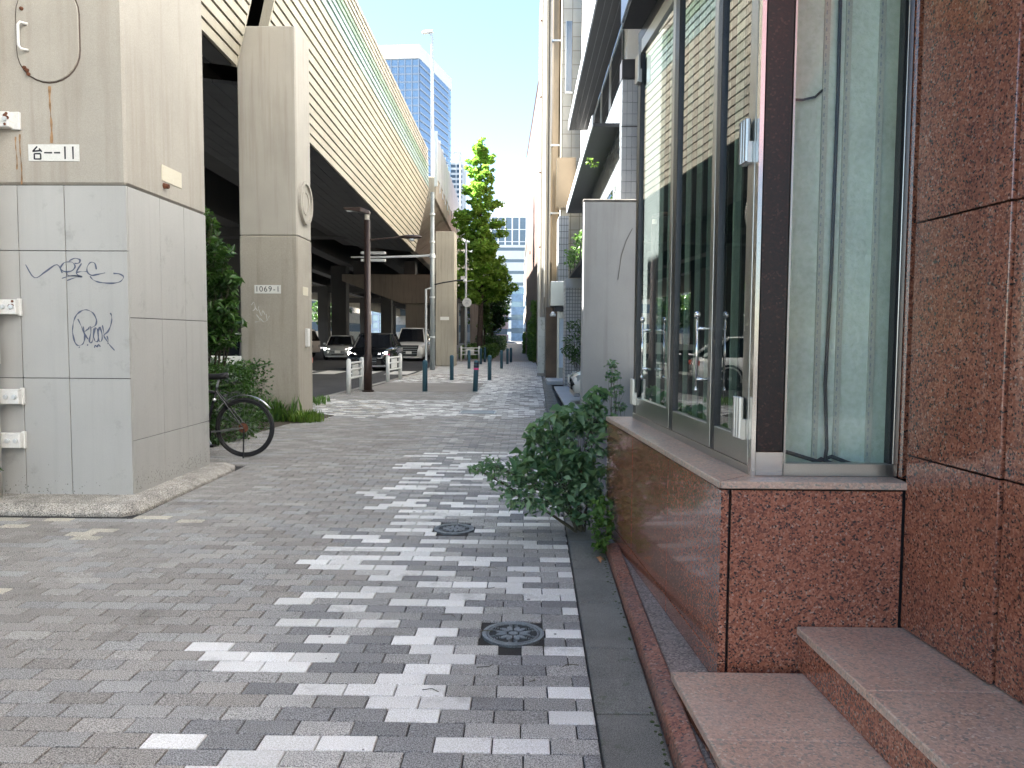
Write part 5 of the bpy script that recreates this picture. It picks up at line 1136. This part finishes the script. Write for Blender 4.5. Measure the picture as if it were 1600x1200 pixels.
bush('sapling', 'thin sapling with small round leaves before the wing wall', (.80, 6.4, .0), [((.79, 6.4, .82), .07), ((.77, 6.4, .95), .08), ((.74, 6.4, 1.07), .08), ((.72, 6.4, 1.17), .06), ((.76, 6.4, .72), .05)], .035, 'leaf_shrub', 3600, 23, 3, aspect=.75, stemr=.005, cap=260)
weeds('weed_clump', 'bright green weed tuft at the right corner of the second pillar', (-3.52, 12.25, 0), .28, .16, 260, .2, 'leaf_weed', 41)
weeds('weed_clump', 'tall thin weeds against the front of the second pillar', (-3.98, 12.3, 0), .3, .08, 110, .42, 'leaf_hedge', 42)
weeds('weed_clump', 'dark ground weeds left at the foot of the second pillar', (-4.3, 12.2, 0), .5, .15, 200, .2, 'leaf_bush', 43)
weeds('weed_clump', 'weeds beside the kerb right of the second pillar', (-4.35, 15.6, 0), .3, .7, 160, .16, 'leaf_hedge', 44)
bush('left_weed', 'bit of shrub under the drain pipe at the left frame edge', (-4.35, 5.95, .05), [((-4.32, 5.95, .35), .16), ((-4.35, 5.95, .6), .14), ((-4.4, 5.95, .2), .16)], .05, 'leaf_bush', 2600, 45, 3, cap=600)
lf = thing('fallen_leaf', 'dry orange leaf lying in the gutter below the shrub', 'leaf', (.475, 4.72, .0)); leaves([(.475, 4.72, .012), (.48, 4.735, .016)], .06, 'dry_leaf', 'blade', lf, seed=2, kind=None)
mb = MB()
for k in range(9):
    x, y = random.uniform(-.4, .25), random.uniform(2.9, 4.8); a = random.uniform(0, 3.1); l = random.uniform(.02, .06)
    tw = MB(); tw.tube([(x, y, .003), (x + math.cos(a) * l, y + math.sin(a) * l * .7, .005), (x + math.cos(a + .5) * l * 1.6, y + math.sin(a + .5) * l, .003)], .0016, 4)
    o = tw.build('twig', 'stem'); tag(o, 'thin dry twig lying on the brick paving near the manhole', 'twig', 'twigs on the paving')

# =================================================================== FAR BUILDINGS
def far_building(name, label, poly, h, wall, floors, band, glassm, z0=0.0, roof=None, mull=0, faces=None, bh=.35):
    """poly counter-clockwise; each storey is a glass band between spandrels, all real slabs"""
    c = (sum(p[0] for p in poly) / len(poly), sum(p[1] for p in poly) / len(poly))
    t = thing(name, label, 'building', (c[0], c[1], z0)); MB().prism(poly, z0, h).build('glazing', glassm, t)
    g = lambda k: [(c[0] + (p[0] - c[0]) * k, c[1] + (p[1] - c[1]) * k) for p in poly]
    fh = (h - z0) / floors
    for i in range(floors):
        z = z0 + i * fh; MB().prism(g(1.006), z, z + fh * bh).build('floor_band', band, t)
    if mull:
        n = len(poly)
        for e in (faces if faces is not None else range(n)):
            a, b = Vector(poly[e]).to_3d(), Vector(poly[(e + 1) % n]).to_3d(); d = (b - a).normalized(); nn = Vector((d.y, -d.x, 0)); k = max(2, int((b - a).length / mull))
            for j in range(k + 1):
                p = a.lerp(b, j / k); MB().prism([tuple((p - d * .25)[:2]), tuple((p - d * .25 + nn * .6)[:2]), tuple((p + d * .25 + nn * .6)[:2]), tuple((p + d * .25)[:2])][::1], z0, h).build('mullion', wall, t)
    if roof: MB().prism(g(1.02), h, h + roof).build('roof_slab', wall, t)
    return t
tw = far_building('office_tower', 'tall blue glass office tower with a white roof crown behind the overpass', [(-105, 404), (-55, 400), (-43.6, 451), (-94, 455)], 142, 'tower_frame', 36, 'tower_frame', 'window_sky', mull=3.4, faces=[0], bh=.22)
MB().prism([(-106, 403), (-54.6, 399), (-43, 452), (-95, 456)], 142.1, 149).build('roof_crown', 'tower_white', tw)
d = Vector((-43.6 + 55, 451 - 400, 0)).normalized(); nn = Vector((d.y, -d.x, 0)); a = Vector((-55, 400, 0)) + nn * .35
sk = MB().prism([tuple(a[:2]), tuple((a + nn * .1)[:2]), tuple((a + d * 46 + nn * .1)[:2]), tuple((a + d * 46)[:2])], 0, 141.9).build('shaded_face', 'window_shaded', tw)  # overlaid face carrying the tower's shaded side in its colour
for i in range(36):
    z = 1 + i * 3.93; MB().prism([tuple((a + nn * .1)[:2]), tuple((a + nn * .5)[:2]), tuple((a + d * 46 + nn * .5)[:2]), tuple((a + d * 46 + nn * .1)[:2])], z, z + .75).build('floor_band', 'tower_frame', tw)
far_building('apartment_tower', 'slim white apartment tower beside the blue office tower', [(-58, 505), (-41, 505), (-41, 525), (-58, 525)], 112, 'tower_white', 34, 'tower_white', 'window_dark', mull=4.0, faces=[0, 1], roof=1.5, bh=.42)
MB().prism([(-55, 508), (-44, 508), (-44, 520), (-55, 520)], 113.6, 119).build('plant_room', 'tower_white', bpy.data.objects['apartment_tower'])
far_building('office_block', 'white office block with tall vertical window bays closing the far end of the street', [(-16, 300), (3, 300), (3, 330), (-16, 330)], 47, 'tower_white', 3, 'tower_white', 'window_dark', z0=33, mull=2.7, faces=[0], roof=1.5, bh=.06)
ob = bpy.data.objects['office_block']; MB().prism([(-12, 303), (1, 303), (1, 320), (-12, 320)], 48.6, 54).build('plant_room', 'tower_white', ob)
far_building('banded_block', 'white block with horizontal window bands at the end of the street', [(-14, 260), (4, 260), (4, 282), (-14, 282)], 31, 'tower_white', 8, 'tower_white', 'window_dark', roof=.8, bh=.72)
far_building('pink_building', 'small pinkish building far down the street', [(-9, 196), (-4.5, 196), (-4.5, 210), (-9, 210)], 9.5, 'pink_wall', 3, 'pink_wall', 'window_dark', roof=.4, bh=.55)
far_building('blue_building', 'narrow pale blue building far down the street', [(-3.6, 205), (-.4, 205), (-.4, 220), (-3.6, 220)], 14, 'blue_wall', 4, 'blue_wall', 'window_sky', roof=.4, bh=.6)
far_building('right_far_block', 'pale building beyond the brown one on the right side', [(.5, 64), (12, 64), (12, 150), (-.2, 150)], 14, 'cream_wall', 4, 'cream_wall', 'window_dark', roof=.4, bh=.6)
for i, (x0, x1, y0, y1, h, w, lab) in enumerate([(-60, -44, 60, 90, 14, 'cream_wall', 'cream building across the road seen between the dark pillars'), (-62, -46, 95, 130, 18, 'grey_wall', 'grey building across the road far behind the dark pillars'), (-58, -44, 20, 55, 16, 'blue_wall', 'pale blue building across the road left behind the second pillar'),
        (-58, -34, 140, 170, 15, 'cream_wall', 'cream building closing the view under the overpass'), (-32, -12, 190, 215, 20, 'grey_wall', 'grey building at the far mouth of the overpass'), (-60, -44, -10, 15, 15, 'grey_wall', 'grey building across the road behind the nearest pillar')]):
    far_building('street_building', lab, [(x0, y0), (x1, y0), (x1, y1), (x0, y1)], h, w, max(3, int(h / 3.6)), w, 'window_dark', roof=.4, bh=.55)
for i, (x, y, h) in enumerate(((-30, 62, 7), (-31, 78, 8), (-33, 98, 8.5), (-30, 118, 8), (-29, 42, 7))):
    tree('street_tree', 'dark street tree across the road, %s from the camera' % ('second', 'third', 'fourth', 'farthest', 'nearest')[i], (x, y, 0), h, .16, lambda k: 2.4 * math.sin(math.pi * min(1, max(.02, (k - .05) / 1.0))) + .3, .4, 'leaf_dark', 40, 50 + i, 'trees across the road', first=.25, cap=3000)
